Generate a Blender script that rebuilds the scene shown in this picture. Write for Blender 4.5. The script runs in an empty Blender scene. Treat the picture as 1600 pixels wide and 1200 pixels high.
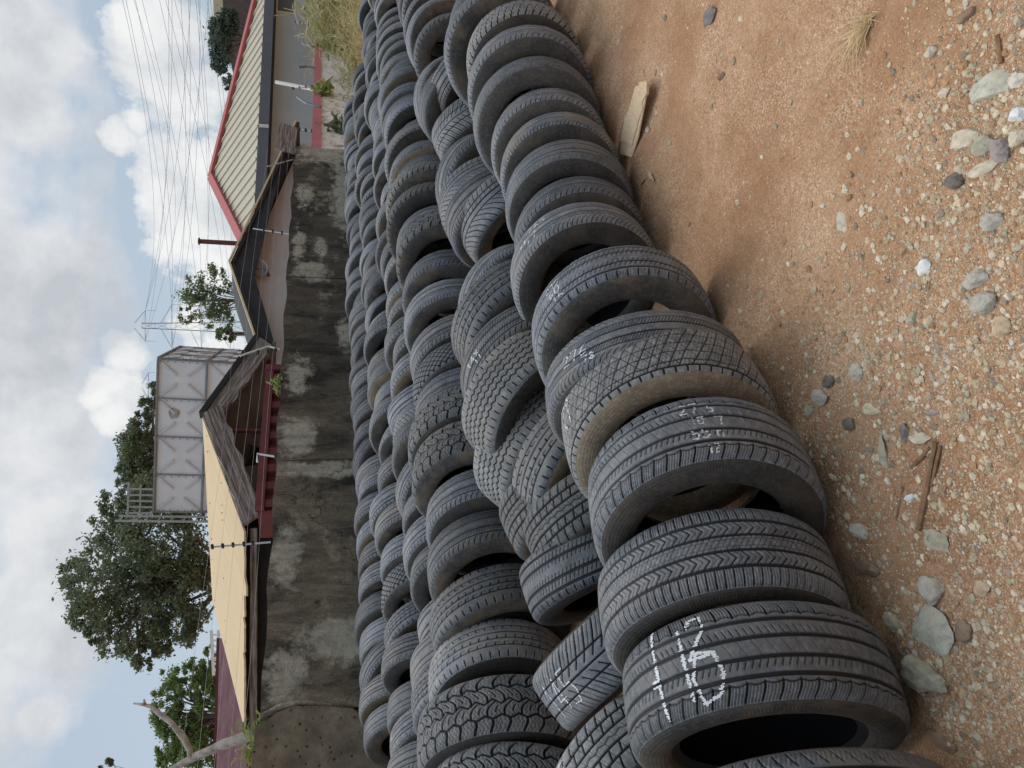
import bpy, math, random
import numpy as np
from mathutils import Vector, Matrix, Quaternion
random.seed(7); rng=np.random.default_rng(7)
PI=math.pi
scn=bpy.context.scene; COL=scn.collection
# ------------------------------------------------------------------ camera (phone held sideways: world up is picture left)
FPX=1200.; CAMH=1.4
TH=math.atan(287/FPX); PS=math.atan(1/math.cos(TH))
cR=Vector((math.cos(PS),-math.sin(PS),0))
cF=Vector((math.sin(PS)*math.cos(TH),math.cos(PS)*math.cos(TH),-math.sin(TH)))
cU=Vector((math.sin(PS)*math.sin(TH),math.cos(PS)*math.sin(TH),math.cos(TH)))
EYE=Vector((0,0,CAMH))
def ray(x,y): return cF+cR*((600-y)/FPX)+cU*((800-x)/FPX)
def aty(x,y,Y): d=ray(x,y); return EYE+d*(Y/d.y)
def atz(x,y,Z): d=ray(x,y); return EYE+d*((Z-CAMH)/d.z)
def dep(x,y,D): return EYE+ray(x,y)*D
def atp(x,y,P0,N): d=ray(x,y); return EYE+d*((Vector(P0)-EYE).dot(N)/d.dot(N))
cam=bpy.data.objects.new('camera',bpy.data.cameras.new('camera')); COL.objects.link(cam)
m=Matrix((( -cU.x,cR.x,-cF.x,0),(-cU.y,cR.y,-cF.y,0),(-cU.z,cR.z,-cF.z,CAMH),(0,0,0,1)))
cam.matrix_world=m
cam.data.sensor_fit='HORIZONTAL'; cam.data.sensor_width=36; cam.data.lens=36*FPX/1600
cam.data.clip_start=.05; cam.data.clip_end=3000
scn.camera=cam
# ------------------------------------------------------------------ objects
def tag(o,label=None,cat=None,group=None,kind=None):
    if label:o['label']=label
    if cat:o['category']=cat
    if group:o['group']=group
    if kind:o['kind']=kind
    return o
def empty(name,loc=(0,0,0)):
    o=bpy.data.objects.new(name,None); COL.objects.link(o); o.location=loc; o.empty_display_size=.1; return o
def link(name,me,parent=None):
    o=bpy.data.objects.new(name,me); COL.objects.link(o)
    if parent:
        o.parent=parent; o.matrix_parent_inverse=Matrix.Translation(parent.location).inverted() if parent.matrix_world==Matrix() or True else Matrix()
    return o
class MB:
    def __init__(s): s.v=[];s.f=[]
    def add(s,vs,fs):
        b=len(s.v); s.v+= [tuple(v) for v in vs]; s.f+=[tuple(i+b for i in f) for f in fs]; return s
    def box(s,a,b):
        x0,y0,z0=a;x1,y1,z1=b
        return s.add([(x0,y0,z0),(x1,y0,z0),(x1,y1,z0),(x0,y1,z0),(x0,y0,z1),(x1,y0,z1),(x1,y1,z1),(x0,y1,z1)],[(0,3,2,1),(4,5,6,7),(0,1,5,4),(1,2,6,5),(2,3,7,6),(3,0,4,7)])
    def bar(s,p,q,w,h,up=(0,0,1)):
        p=Vector(p);q=Vector(q);d=(q-p).normalized();u=Vector(up)
        if abs(d.dot(u))>.98:u=Vector((1,0,0))
        a=d.cross(u).normalized();b=a.cross(d).normalized()
        vs=[];
        for c in(p,q):
            for i,j in((-1,-1),(1,-1),(1,1),(-1,1)): vs.append(c+a*(i*w/2)+b*(j*h/2))
        return s.add(vs,[(0,1,2,3),(7,6,5,4),(0,4,5,1),(1,5,6,2),(2,6,7,3),(3,7,4,0)])
    def tube(s,pts,r,n=6):
        pts=[Vector(p) for p in pts]
        rs=r if isinstance(r,(list,tuple)) else [r]*len(pts)
        vs=[];fs=[]
        for i,p in enumerate(pts):
            d=(pts[min(i+1,len(pts)-1)]-pts[max(i-1,0)]).normalized()
            u=Vector((0,0,1)) if abs(d.z)<.9 else Vector((1,0,0))
            a=d.cross(u).normalized();b=a.cross(d)
            for k in range(n):
                t=2*PI*k/n; vs.append(p+(a*math.cos(t)+b*math.sin(t))*rs[i])
        for i in range(len(pts)-1):
            for k in range(n): fs.append((i*n+k,i*n+(k+1)%n,(i+1)*n+(k+1)%n,(i+1)*n+k))
        fs.append(tuple(range(n))[::-1]); fs.append(tuple((len(pts)-1)*n+k for k in range(n)))
        return s.add(vs,fs)
    def slab(s,poly,th,n=None):           # planar polygon, thickened along -normal
        P=[Vector(p) for p in poly]
        if n is None:
            n=Vector((0,0,0))
            for i in range(len(P)): n+=P[i].cross(P[(i+1)%len(P)])
            n.normalize()
        k=len(P); Q=[p-n*th for p in P]
        return s.add(P+Q,[tuple(range(k)),tuple(range(2*k-1,k-1,-1))]+[(i,i+k,(i+1)%k+k,(i+1)%k) for i in range(k)])
    def build(s,name,mat,parent=None,smooth=False,off=None):
        me=bpy.data.meshes.new(name)
        vs=s.v
        if off is not None: vs=[(v[0]-off[0],v[1]-off[1],v[2]-off[2]) for v in vs]
        me.from_pydata(vs,[],s.f); me.update()
        if mat: me.materials.append(mat)
        if smooth: me.polygons.foreach_set('use_smooth',[True]*len(me.polygons))
        o=bpy.data.objects.new(name,me); COL.objects.link(o)
        if off is not None: o.location=off
        if parent:
            o.parent=parent
            o.matrix_parent_inverse=Matrix.Translation(parent.location).inverted()
        return o
def npmesh(name,V,F,mat,smooth=True,attrs=None):
    me=bpy.data.meshes.new(name); V=np.asarray(V,np.float32);F=np.asarray(F,np.int32)
    me.vertices.add(len(V)); me.vertices.foreach_set('co',V.ravel())
    k=F.shape[1]; me.loops.add(F.size); me.loops.foreach_set('vertex_index',F.ravel())
    me.polygons.add(len(F)); me.polygons.foreach_set('loop_start',np.arange(0,F.size,k,dtype=np.int32))
    me.polygons.foreach_set('use_smooth',np.full(len(F),smooth))
    for an,(ty,arr) in (attrs or {}).items():
        a=me.attributes.new(an,ty,'POINT')
        a.data.foreach_set('color' if ty=='FLOAT_COLOR' else 'value',np.asarray(arr,np.float32).ravel())
    me.update(calc_edges=True); me.validate()
    if mat: me.materials.append(mat)
    return me
# ------------------------------------------------------------------ materials
class NT:
    def __init__(s,name):
        s.m=bpy.data.materials.new(name); s.m.use_nodes=True; s.t=s.m.node_tree; s.b=s.t.nodes['Principled BSDF']
    def n(s,ty,ins=None,**kw):
        nd=s.t.nodes.new(ty)
        for k,v in kw.items(): setattr(nd,k,v)
        for k,v in (ins or {}).items():
            if hasattr(v,'is_output'): s.t.links.new(v,nd.inputs[k])
            else: nd.inputs[k].default_value=v
        return nd
    def obj(s,scale=(1,1,1),rnd=False,coord='Object'):
        v=s.n('ShaderNodeTexCoord').outputs[coord]
        if rnd:
            r=s.n('ShaderNodeObjectInfo').outputs['Random']
            r=s.n('ShaderNodeMath',{0:r,1:37.},operation='MULTIPLY').outputs[0]
            v=s.n('ShaderNodeVectorMath',{0:v,1:r},operation='ADD').outputs[0]
        return s.n('ShaderNodeMapping',{'Vector':v,'Scale':scale}).outputs[0]
    def noise(s,vec,scale,detail=4,rough=.55,dist=0):
        return s.n('ShaderNodeTexNoise',{'Vector':vec,'Scale':scale,'Detail':detail,'Roughness':rough,'Distortion':dist}).outputs['Fac']
    def ramp(s,fac,stops):
        r=s.n('ShaderNodeValToRGB',{0:fac}); e=r.color_ramp.elements
        while len(e)<len(stops): e.new(.5)
        for el,(p,c) in zip(e,stops):
            el.position=p; el.color=(c[0],c[1],c[2],1) if not isinstance(c,(int,float)) else (c,c,c,1)
        return r.outputs[0]
    def mix(s,f,a,b,mode='MIX'):
        nd=s.n('ShaderNodeMix',data_type='RGBA',blend_type=mode)
        for i,v in ((0,f),(6,a),(7,b)):
            if hasattr(v,'is_output'): s.t.links.new(v,nd.inputs[i])
            else: nd.inputs[i].default_value=(v if i==0 else (v[0],v[1],v[2],1))
        return nd.outputs[2]
    def math(s,op,a,b=0.):
        return s.n('ShaderNodeMath',{0:a,1:b},operation=op).outputs[0]
    def sep(s,v): return s.n('ShaderNodeSeparateXYZ',{0:v}).outputs
    def bump(s,h,st,dist=.01,nrm=None):
        d={'Height':h,'Strength':st,'Distance':dist}
        if nrm: d['Normal']=nrm
        return s.n('ShaderNodeBump',d).outputs[0]
    def out(s,col=None,rough=None,nrm=None,spec=None,metal=None):
        for k,v in (('Base Color',col),('Roughness',rough),('Normal',nrm),('Specular IOR Level',spec),('Metallic',metal)):
            if v is None: continue
            if hasattr(v,'is_output'): s.t.links.new(v,s.b.inputs[k])
            else: s.b.inputs[k].default_value=(v if isinstance(v,(int,float)) else (v[0],v[1],v[2],1))
        return s.m
def simple(name,c,rough=.7,var=.25,scale=3.,stretch=(1,1,1),bump=0.,metal=0.,dark=None,rnd=False):
    t=NT(name); v=t.obj(stretch,rnd); f=t.noise(v,scale,6,.62)
    a=[x*(1-var) for x in c] if dark is None else dark; b=[min(1,x*(1+var)) for x in c]
    col=t.ramp(f,[(.3,a),(.5,c),(.72,b)])
    return t.out(col,rough,t.bump(f,bump,.01) if bump else None,.3,metal)
def mk_rubber(name,groove,lo,hi,dust,dustamt,rough):
    t=NT(name); v=t.obj(rnd=True)
    r=t.n('ShaderNodeObjectInfo').outputs['Random']
    f=t.noise(v,9,6,.65); g=t.noise(v,70,3,.6)
    top=t.ramp(f,[(.3,lo),(.7,hi)])
    top=t.mix(t.ramp(g,[(.48,0),(.7,.5)]),top,[x*1.7 for x in hi]); sc=t.noise(t.obj((.5,6,6),True),55,4,.7); top=t.mix(t.ramp(sc,[(.36,.45),(.5,0)]),top,[x*.45 for x in lo])
    dm=t.ramp(t.noise(v,4.5,5,.7),[(.45,0),(.75,1)])
    rb=t.math('MULTIPLY',t.math('FRACT',t.math('MULTIPLY',r,7.31)),dustamt)
    top=t.mix(t.math('MULTIPLY',dm,rb),top,dust)
    br=t.math('ADD',t.math('MULTIPLY',r,.8),.58)
    top=t.mix(1.,top,t.n('ShaderNodeCombineColor',{0:br,1:br,2:br}).outputs[0],'MULTIPLY')
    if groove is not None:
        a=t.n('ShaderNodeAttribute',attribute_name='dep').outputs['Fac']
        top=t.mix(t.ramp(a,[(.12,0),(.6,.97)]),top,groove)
    nb=t.bump(g,.12,.002)
    return t,top,nb,rough,v
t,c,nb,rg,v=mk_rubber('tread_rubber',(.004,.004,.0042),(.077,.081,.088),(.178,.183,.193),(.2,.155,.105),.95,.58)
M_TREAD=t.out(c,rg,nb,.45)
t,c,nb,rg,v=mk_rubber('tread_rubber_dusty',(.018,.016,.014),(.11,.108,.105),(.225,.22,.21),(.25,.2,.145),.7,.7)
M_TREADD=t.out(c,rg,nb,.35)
def sidewall_mat(name,lo,hi,dust,amt):
    t,c,nb,rg,v=mk_rubber(name,None,lo,hi,dust,amt,.7)
    p=t.sep(t.n('ShaderNodeTexCoord').outputs['Object'])
    zz=t.math('SUBTRACT',p[2],.335)
    rr=t.math('SQRT',t.math('ADD',t.math('MULTIPLY',zz,zz),t.math('MULTIPLY',p[1],p[1])))
    w=t.math('SINE',t.math('MULTIPLY',rr,620.))
    an=t.math('ARCTAN2',p[1],zz)
    rib=t.math('MULTIPLY',t.math('SINE',t.math('MULTIPLY',an,220.)),t.ramp(rr,[(.28,0),(.283,.6),(.296,.6),(.3,0)]))
    # raised mould marks: a broken ring of small lugs, no readable words
    cell=t.n('ShaderNodeTexWhiteNoise',{0:t.n('ShaderNodeCombineXYZ',{0:t.math('FLOOR',t.math('MULTIPLY',an,26.)),1:t.math('FLOOR',t.math('MULTIPLY',rr,300.)),2:t.math('FLOOR',t.math('MULTIPLY',t.math('FRACT',t.math('MULTIPLY',an,26.)),3.))}).outputs[0]},noise_dimensions='3D').outputs[0]
    wide=t.ramp(t.math('SINE',t.math('MULTIPLY',an,3.)),[(.35,0),(.45,1)])
    lug=t.math('MULTIPLY',t.math('MULTIPLY',t.ramp(cell,[(.45,0),(.5,1)]),wide),t.ramp(rr,[(.243,0),(.245,1),(.264,1),(.266,0)]))
    nrm=t.bump(t.math('ADD',lug,t.math('ADD',t.math('MULTIPLY',w,.35),rib)),.4,.0015,nb)
    return t.out(c,.72,nrm,.35)
M_SIDE=sidewall_mat('sidewall_rubber',(.038,.035,.032),(.082,.073,.064),(.2,.145,.09),.95)
M_SIDET=sidewall_mat('sidewall_tan_dust',(.13,.1,.068),(.22,.168,.11),(.26,.185,.115),.7)
M_LINER=simple('tyre_liner',(.012,.012,.014),.8,.3,20)
M_CHALK=simple('chalk',(.66,.66,.65),.9,.15,60)
# ------------------------------------------------------------------ tyre templates
R0=.335; W0=.225; CIRC=2*PI*R0
PO=np.array([-.455,-.43,-.40,-.365,-.31,-.2,-.1,0,.1,.2,.31,.365,.40,.43,.455])
PR=np.array([.935,.958,.973,.984,.991,.996,.999,1,.999,.996,.991,.984,.973,.958,.935])
def band(x,w,e=.0009): return np.clip((w/2+e-np.abs(x))/(2*e),0,1)
def per(x,p): return ((x/p+.5)%1-.5)*p
def mx(*a):
    r=a[0]
    for b in a[1:]: r=np.maximum(r,b)
    return r
def sm(x,a,b): return np.clip((x-a)/(b-a),0,1)
def nzu(S,Y,k,seed=0):
    r=np.random.default_rng(seed); o=0
    for i in range(6): o=o+np.sin(2*PI*(S/CIRC*r.integers(3,40)*k)+r.uniform(0,6)+Y*r.uniform(-80,80))
    return o/6
def pit(n): return CIRC/n
def p_rib(S,Y,gr=(.028,.064),gw=.008,ns=70,sw=.0028,nf=150,y0=.073,curve=.35,worn=1.):
    d=0*S+0*Y
    for g in gr: d=mx(d,band(np.abs(Y)-g,gw))
    sh=band(per(S+curve*(np.abs(Y)-y0)+.01*np.sin((np.abs(Y)-y0)*60),pit(ns)),sw)*sm(np.abs(Y),y0,y0+.004)
    fi=.6*band(per(S+.5*Y,pit(nf)),.0022)*(np.abs(Y)<gr[-1]-gw)*(np.abs(Y)>.012)
    fs=.4*band(per(S+.2*Y,pit(ns*3)),.0012)*(np.abs(Y)>y0+.006)
    return mx(d,sh*worn,fi*worn,fs*worn)
def p_block4(S,Y): # four grooves, curved big shoulder blocks, siped
    a=np.abs(Y); d=mx(band(a-.021,.0075),band(a-.057,.0085))
    q=S+9*np.maximum(a-.062,0)**2+.05*(a-.062)
    sh=band(per(q,pit(54)),.0042)*sm(a,.064,.067)
    z=.8*band(a-.071-.0022*tri(S/pit(54)),.003)
    fs=.5*band(per(q,pit(54*5)),.0014)*(a>.074)
    mr=.65*band(per(S+.5*a,pit(130)),.0022)*(a>.026)*(a<.041)
    cr=.35*band(per(S-.6*Y,pit(65)),.0016)*(a<.016)
    return mx(d,sh,z,fs,mr,cr)
def p_chev(S,Y):
    a=np.abs(Y); d=mx(band(a-.019,.0065),band(a-.058,.0075))
    zz=.022*np.abs(per(a-.0385,.04))/.02
    ch=band(per(S+zz*1.,pit(64)),.0032)*(a>.021)*(a<.056)
    wl=.6*band(per(S+zz+.5*pit(64),pit(64)),.0018)*(a>.021)*(a<.056)
    ce=.6*mx(band(per(S+.8*Y,pit(140)),.0016),band(per(Y,.0095),.0012))*(a<.017)
    sh=mx(band(per(S+.1*a,pit(90)),.003)*sm(a,.062,.066),.5*band(per(S,pit(270)),.0013)*(a>.064))
    return mx(d,ch,wl,ce,sh)
def tri(x): return 2*np.abs(2*(x-np.floor(x+.5)))-1
def p_zig(S,Y):
    d=0*S+0*Y
    for k in(-2,-1,0,1,2): d=mx(d,band(Y-k*.026-.0045*tri(S/pit(60)+.25*k),.0048,.0012))
    sh=band(per(S,pit(60)),.004)*sm(np.abs(Y),.07,.074)*(np.abs(Y)<.095)
    fi=.35*band(per(S+.3*Y,pit(180)),.0014)
    return mx(d,sh,fi*(np.abs(Y)<.07))
def p_hex(S,Y):
    a=.027*.87; h=pit(46)
    best=None
    f1=np.full(np.broadcast(S,Y).shape,9.);f2=f1.copy()
    for i in range(-5,6):
        sh=(i%2)*.5*h
        dy=Y-i*a
        ds=per(S-sh,h)
        for o in(-h,0,h):
            dd=np.sqrt(dy*dy*1.25+(ds+o)**2)
            f2=np.where(dd<f1,f1,np.minimum(f2,dd)); f1=np.minimum(f1,dd)
    return np.clip((.0085-(f2-f1))/.004,0,1)*(np.abs(Y)<.099)
def p_vor(S,Y,n=150,seed=1,gw=.011,ax=1.,ymax=.115,jit=.9):
    r=np.random.default_rng(seed); rows=6; per_row=n//rows
    f1=np.full(np.broadcast(S,Y).shape,9.);f2=f1.copy()
    for i in range(rows):
        yy=(-.5+(i+.5)/rows)*2*.098
        for k in range(per_row):
            s=(k+.5*(i%2)+r.uniform(-.3,.3)*jit)*CIRC/per_row; y=yy+r.uniform(-.008,.008)*jit
            w=r.uniform(.85,1.2)
            dd=np.sqrt((per(S-s,CIRC)*ax)**2+((Y-y)*(1.25))**2)*w
            f2=np.where(dd<f1,f1,np.minimum(f2,dd)); f1=np.minimum(f1,dd)
    g=np.clip((gw-(f2-f1))/.004,0,1)
    si=.5*band(per(S+.02*np.sin(Y*90),pit(130)),.0016)*(g<.05)
    lug=band(per(S,CIRC/per_row),gw*.9)*sm(np.abs(Y),.085,.09)
    return mx(g*(np.abs(Y)<.1),si,lug)
def p_blocks(S,Y,n,gw,sip=.5):
    P=pit(n); a=np.abs(Y); zz=.009*tri(S/P)
    d=mx(band(Y+.052+zz*.7,gw*.8),band(Y-.001-zz,gw*.7),band(Y-.054+.7*zz,gw*.8))
    row=np.where(Y<-.052-zz*.7,0,np.where(Y<.001+zz,1,np.where(Y<.054-.7*zz,2,3)))
    sl=np.choose(row,[.25,-.75,.75,-.25]); ph=np.choose(row,[0.,.3,.8,.5])
    q=S+sl*Y+.012*np.sin(Y*70)+ph*P
    lat=band(per(q,P),gw*np.where((row==0)|(row==3),1.15,.8))
    hook=.8*band(per(q+.5*P,P),gw*.5)*((row==1)|(row==2))*(np.abs(per(Y-.027*np.sign(Y),.05))<.012)
    si=sip*band(per(q+.004*np.sin(Y*400),P/4),.0017)
    return mx(d*(a<.085),lat,hook,si)
def p_vee(S,Y):
    a=np.abs(Y)
    d=mx(band(Y,.006),band(a-.04,.005)*.9)
    lat=band(per(S-1.1*a+3.2*a*a,pit(56)),.0042)*(a>.012)
    fi=.5*band(per(S-1.1*a+3.2*a*a+.5*pit(56),pit(56)),.0022)*(a>.045)
    return mx(d,lat,fi)
def p_asym(S,Y): # directional herringbone on one half, ribs on the other
    d=mx(band(Y+.05,.006),band(Y+.022,.006),band(Y-.008,.005))
    l=band(per(S-1.0*Y-.03*np.sin(Y*25),pit(50)),.0045)*(Y>.012)
    b=band(per(S+.3*Y,pit(60)),.0028)*(Y<-.054)
    z=.7*band(per(S+.6*Y,pit(60)),.002)*(Y>-.047)*(Y<-.025)
    return mx(d,l,b,z)
def p_lat(S,Y):
    h=.036
    wv=.004*np.sin(S*31)+.003*np.sin(S*77+Y*40); d=mx(band(per(Y+wv*.5,h),.003),band(per(S+Y*.62+wv,pit(58)),.0026),.8*band(per(S-Y*.62+.5*wv,pit(58)),.0022),.5*band(per(S+.5*Y,pit(174)),.0014))
    d=d*(np.abs(Y)<.088)
    sh=band(per(S,pit(58)),.0055)*sm(np.abs(Y),.086,.089)
    e=band(np.abs(Y)-.089,.004)
    return mx(d,sh,e)
def p_blk(S,Y):
    a=np.abs(Y); st=np.where(a<.022,0.,np.where(a<.056,.33,.66))
    d=mx(band(a-.022,.006),band(a-.056,.0065))
    l=band(per(S+.35*Y+st*pit(54),pit(54)),.0042)*(a>.0)
    fi=.45*band(per(S-.35*Y+st*pit(54)+.5*pit(54),pit(54)),.0016)
    z=.8*band(Y-.004*tri(S/pit(54)),.0028)
    return mx(d,l*(a>.024),fi,z)
def p_lt(S,Y):  # light truck ribs with bracket notches
    d=mx(band(np.abs(Y)-.016,.0055),band(np.abs(Y)-.05,.006))
    nt=band(per(S+.3*np.abs(Y),pit(52)),.0045)*(((np.abs(Y)>.036)&(np.abs(Y)<.05))|((np.abs(Y)<.016)&(Y>.0)))
    br=.9*band(np.abs(Y)-.036,.0025)*(np.abs(per(S,pit(52)))<pit(52)*.28)
    sh=band(per(S,pit(52)),.0045)*sm(np.abs(Y),.074,.078)*(np.abs(Y)<.1)
    return mx(d,nt,br,sh)
def p_worn(S,Y): return .8*p_rib(S,Y,(.03,.066),.006,74,.003,150,.076,.2,.5)
def tread_mesh(name,fn,nu,nv,depth,mat):
    # arc length parameterisation of the profile
    o=PO*W0;r=PR*R0; L=np.concatenate([[0],np.cumsum(np.hypot(np.diff(o),np.diff(r)))])
    tt=np.linspace(0,L[-1],nv); oo=np.interp(tt,L,o); rr=np.interp(tt,L,r)
    no=np.gradient(rr,tt); nr=-np.gradient(oo,tt); ln=np.hypot(no,nr); no,nr=no/ln,nr/ln   # inward normal (off,rad)
    u=np.arange(nu)/nu
    S=(u*CIRC)[:,None]; Y=(oo)[None,:]
    D=np.clip(fn(S,Y)+0*S+0*Y,0,1)
    edge=np.ones(nv); edge[0]=edge[-1]=0; D=D*edge
    wob=.0012*nzu(S,Y,1,3)
    rad=rr[None,:]+nr[None,:]*D*depth+wob; off=oo[None,:]+no[None,:]*D*depth
    a=2*PI*u[:,None]
    V=np.stack([off+0*a,np.sin(a)*rad,R0+np.cos(a)*rad],-1).reshape(-1,3)
    i=np.arange(nu)[:,None]*nv; j=np.arange(nv-1)[None,:]; i2=((np.arange(nu)+1)%nu)[:,None]*nv
    F=np.stack([i+j,i+j+1,i2+j+1,i2+j],-1).reshape(-1,4)
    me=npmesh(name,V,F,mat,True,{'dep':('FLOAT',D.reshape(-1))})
    return me
def lathe_mesh(name,prof,mat,n=96,flip=False):
    V=[];F=[]
    for k in range(n):
        a=2*PI*k/n
        for o,r in prof: V.append((o*W0,math.sin(a)*r*R0,R0+math.cos(a)*r*R0))
    m=len(prof)
    for k in range(n):
        for j in range(m-1):
            q=(k*m+j,k*m+j+1,((k+1)%n)*m+j+1,((k+1)%n)*m+j); F.append(q[::-1] if flip else q)
    return npmesh(name,V,F,mat,True)
SP=[(.455,.935),(.47,.918),(.483,.9),(.487,.888),(.4885,.883),(.496,.86),(.5,.83),(.499,.805),(.493,.775),(.482,.748),(.468,.73),(.466,.724),(.456,.717),(.435,.70),(.415,.69),(.39,.683),(.36,.685)]
SPN=[(o,r if r>.935-1e-6 else .935-(.935-r)*1.22) for o,r in SP]
SIDE={k:{s:lathe_mesh('sidewall',[(s*o,r) for o,r in pp],mt,96,s>0) for s in(-1,1)} for k,mt,pp in (('n',M_SIDE,SPN),('t',M_SIDET,SPN),('l',M_SIDE,SP))}
LINER=lathe_mesh('inner_liner',[(-.36,.632),(-.42,.69),(-.455,.77),(-.46,.83),(-.43,.9),(-.37,.945),(0,.957),(.37,.945),(.43,.9),(.46,.83),(.455,.77),(.42,.69),(.36,.632)],M_LINER,64)
PAT={'rib':(p_rib,.0085,0),'block4':(p_block4,.0085,0),'chev':(p_chev,.008,0),'zig':(p_zig,.0085,1),'hex':(p_hex,.010,0),
 'mud':(lambda S,Y:p_blocks(S,Y,34,.0085),.0105,1),'at':(lambda S,Y:p_blocks(S,Y,50,.006),.0085,1),'vee':(p_vee,.0085,0),'asym':(p_asym,.0085,0),
 'lat':(p_lat,.0055,1),'blk':(p_blk,.0085,1),'lt':(p_lt,.009,0),'worn':(p_worn,.005,0),
 'rib2':(lambda S,Y:p_rib(S,Y,(.02,.05),.006,96,.0022,210,.062,.6),.0075,0),'rib3':(lambda S,Y:p_rib(S,Y,(.034,.07),.01,56,.0035,120,.078,-.3),.0085,0)}
DESC={'rib':'straight ribs','block4':'four deep grooves','chev':'chevron sipes','zig':'zigzag grooves','hex':'honeycomb blocks','mud':'chunky mud blocks','at':'all terrain blocks','vee':'V shaped grooves','asym':'herringbone grooves','lat':'triangle lattice','blk':'staggered square blocks','lt':'bracket notched ribs','worn':'worn smooth ribs','rib2':'fine close ribs','rib3':'wide open ribs'}
TM={}
def tread(p,hi):
    k=(p,hi)
    if k not in TM:
        fn,dp,dm=PAT[p]
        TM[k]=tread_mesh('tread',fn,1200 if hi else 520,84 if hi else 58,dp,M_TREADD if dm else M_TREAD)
    return TM[k]
FONT={'0':[[(.1,0),(.6,0),(.7,.5),(.6,1),(.1,1),(0,.5),(.1,0)]],'1':[[(.2,.8),(.4,1),(.4,0)]],'2':[[(0,.8),(.2,1),(.55,1),(.65,.7),(0,0),(.7,0)]],
'3':[[(0,.95),(.4,1),(.6,.75),(.25,.52),(.65,.3),(.4,0),(0,.05)]],'5':[[(.65,1),(.1,1),(.05,.55),(.5,.6),(.65,.3),(.4,0),(0,.05)]],'6':[[(.6,1),(.2,.7),(0,.3),(.2,0),(.6,.1),(.6,.4),(.1,.4)]],
'7':[[(0,1),(.65,1),(.3,0)]],'8':[[(.35,.5),(.1,.75),(.35,1),(.6,.75),(.35,.5),(.05,.2),(.35,0),(.65,.2),(.35,.5)]],'4':[[(.5,0),(.5,1),(0,.35),(.7,.35)]],'-':[[(.1,.5),(.6,.5)]],'T':[[(0,1),(.8,1)],[(.4,1),(.4,0)]],'O':[[(.2,0),(.7,.1),(.9,.5),(.7,.95),(.2,1),(0,.5),(.2,0)]],'x':[[(0,0),(.6,.9)],[(0,.9),(.6,0)]],
'|':[[(.2,1),(.25,.5),(.3,0)]]}
def chalk_mesh(pat,lines,a0,size,lw,fn_depth):
    fn,dp,_=PAT[pat]; V=[];F=[]; r=random.Random(len(lines)*7+int(a0*100))
    o=PO*W0; rad=PR*R0
    def put(u,y,du,dy):   # u metres along circumference, y metres across; little quad
        a=u/R0
        D=float(np.clip(np.max(fn(np.array([[ (u%CIRC)]]),np.array([[y]]))),0,1))
        if D>.35 or r.random()<(.5 if lw<.0026 else .14): return
        def P(uu,yy):
            aa=uu/R0; rr=float(np.interp(yy,o,rad))+.0016
            return (yy,math.sin(aa)*rr,R0+math.cos(aa)*rr)
        b=len(V); V.extend([P(u-du,y-dy),P(u+du,y-dy),P(u+du,y+dy),P(u-du,y+dy)]); F.append((b,b+1,b+2,b+3))
    for txt,ux,yy,sc in lines:
        x=ux
        for ch in txt:
            for st in FONT.get(ch,[]):
                for (x0,y0),(x1,y1) in zip(st[:-1],st[1:]):
                    n=max(2,int(math.hypot(x1-x0,y1-y0)*sc/.0022))
                    for k in range(n+1):
                        t=k/n
                        gx=x+(x0+(x1-x0)*t)*sc*size; gy=yy+(y0+(y1-y0)*t)*sc
                        for _ in range(5 if lw>.004 else 2):
                            put(a0*R0+gx+r.gauss(0,lw*.42), -gy+r.gauss(0,lw*.3), r.uniform(.0008,.0032), r.uniform(.0006,.0013))
            x+=sc*size*1.0
    if not V: return None
    return npmesh('chalk_mark',V,F,M_CHALK,False)
COUNT=0
def tyre(c,n,D,W,pat,hi,label,group,side='n',chalk=None,name='tyre'):
    n=Vector(n).normalized(); up=(Vector((0,0,1))-n*n.z).normalized()
    X=n; Zv=up; Yv=Zv.cross(X)
    base=Vector(c)-up*(D/2)
    sx=W/W0; sr=D/(2*R0)
    root=empty(name); root.matrix_world=Matrix(((X.x*sx,Yv.x*sr,Zv.x*sr,base.x),(X.y*sx,Yv.y*sr,Zv.y*sr,base.y),(X.z*sx,Yv.z*sr,Zv.z*sr,base.z),(0,0,0,1)))
    tag(root,label,'tyre',group)
    spin=0 if chalk else random.uniform(0,2*PI)
    sp=Matrix.Translation((0,0,R0))@Matrix.Rotation(spin,4,'X')@Matrix.Translation((0,0,-R0))
    def ch(nm,me,mat=None):
        o=bpy.data.objects.new(nm,me); COL.objects.link(o); o.parent=root
        if mat is not None:o.matrix_basis=mat
        return o
    tr=ch('tread',tread(pat,hi),sp)
    ch('sidewall',SIDE[side][1]); ch('sidewall',SIDE[side][-1]); ch('inner_liner',LINER)
    if chalk:
        me=chalk_mesh(pat,*chalk,None)
        if me: ch('chalk_mark',me)
    return root
GF='tyres in the front row'; GE='jumbled leaning tyres'; GR={'D':'tyres in the third row','C':'tyres in the fourth row','B':'tyres in the fifth row','A':'tyres in the back row'}
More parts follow.
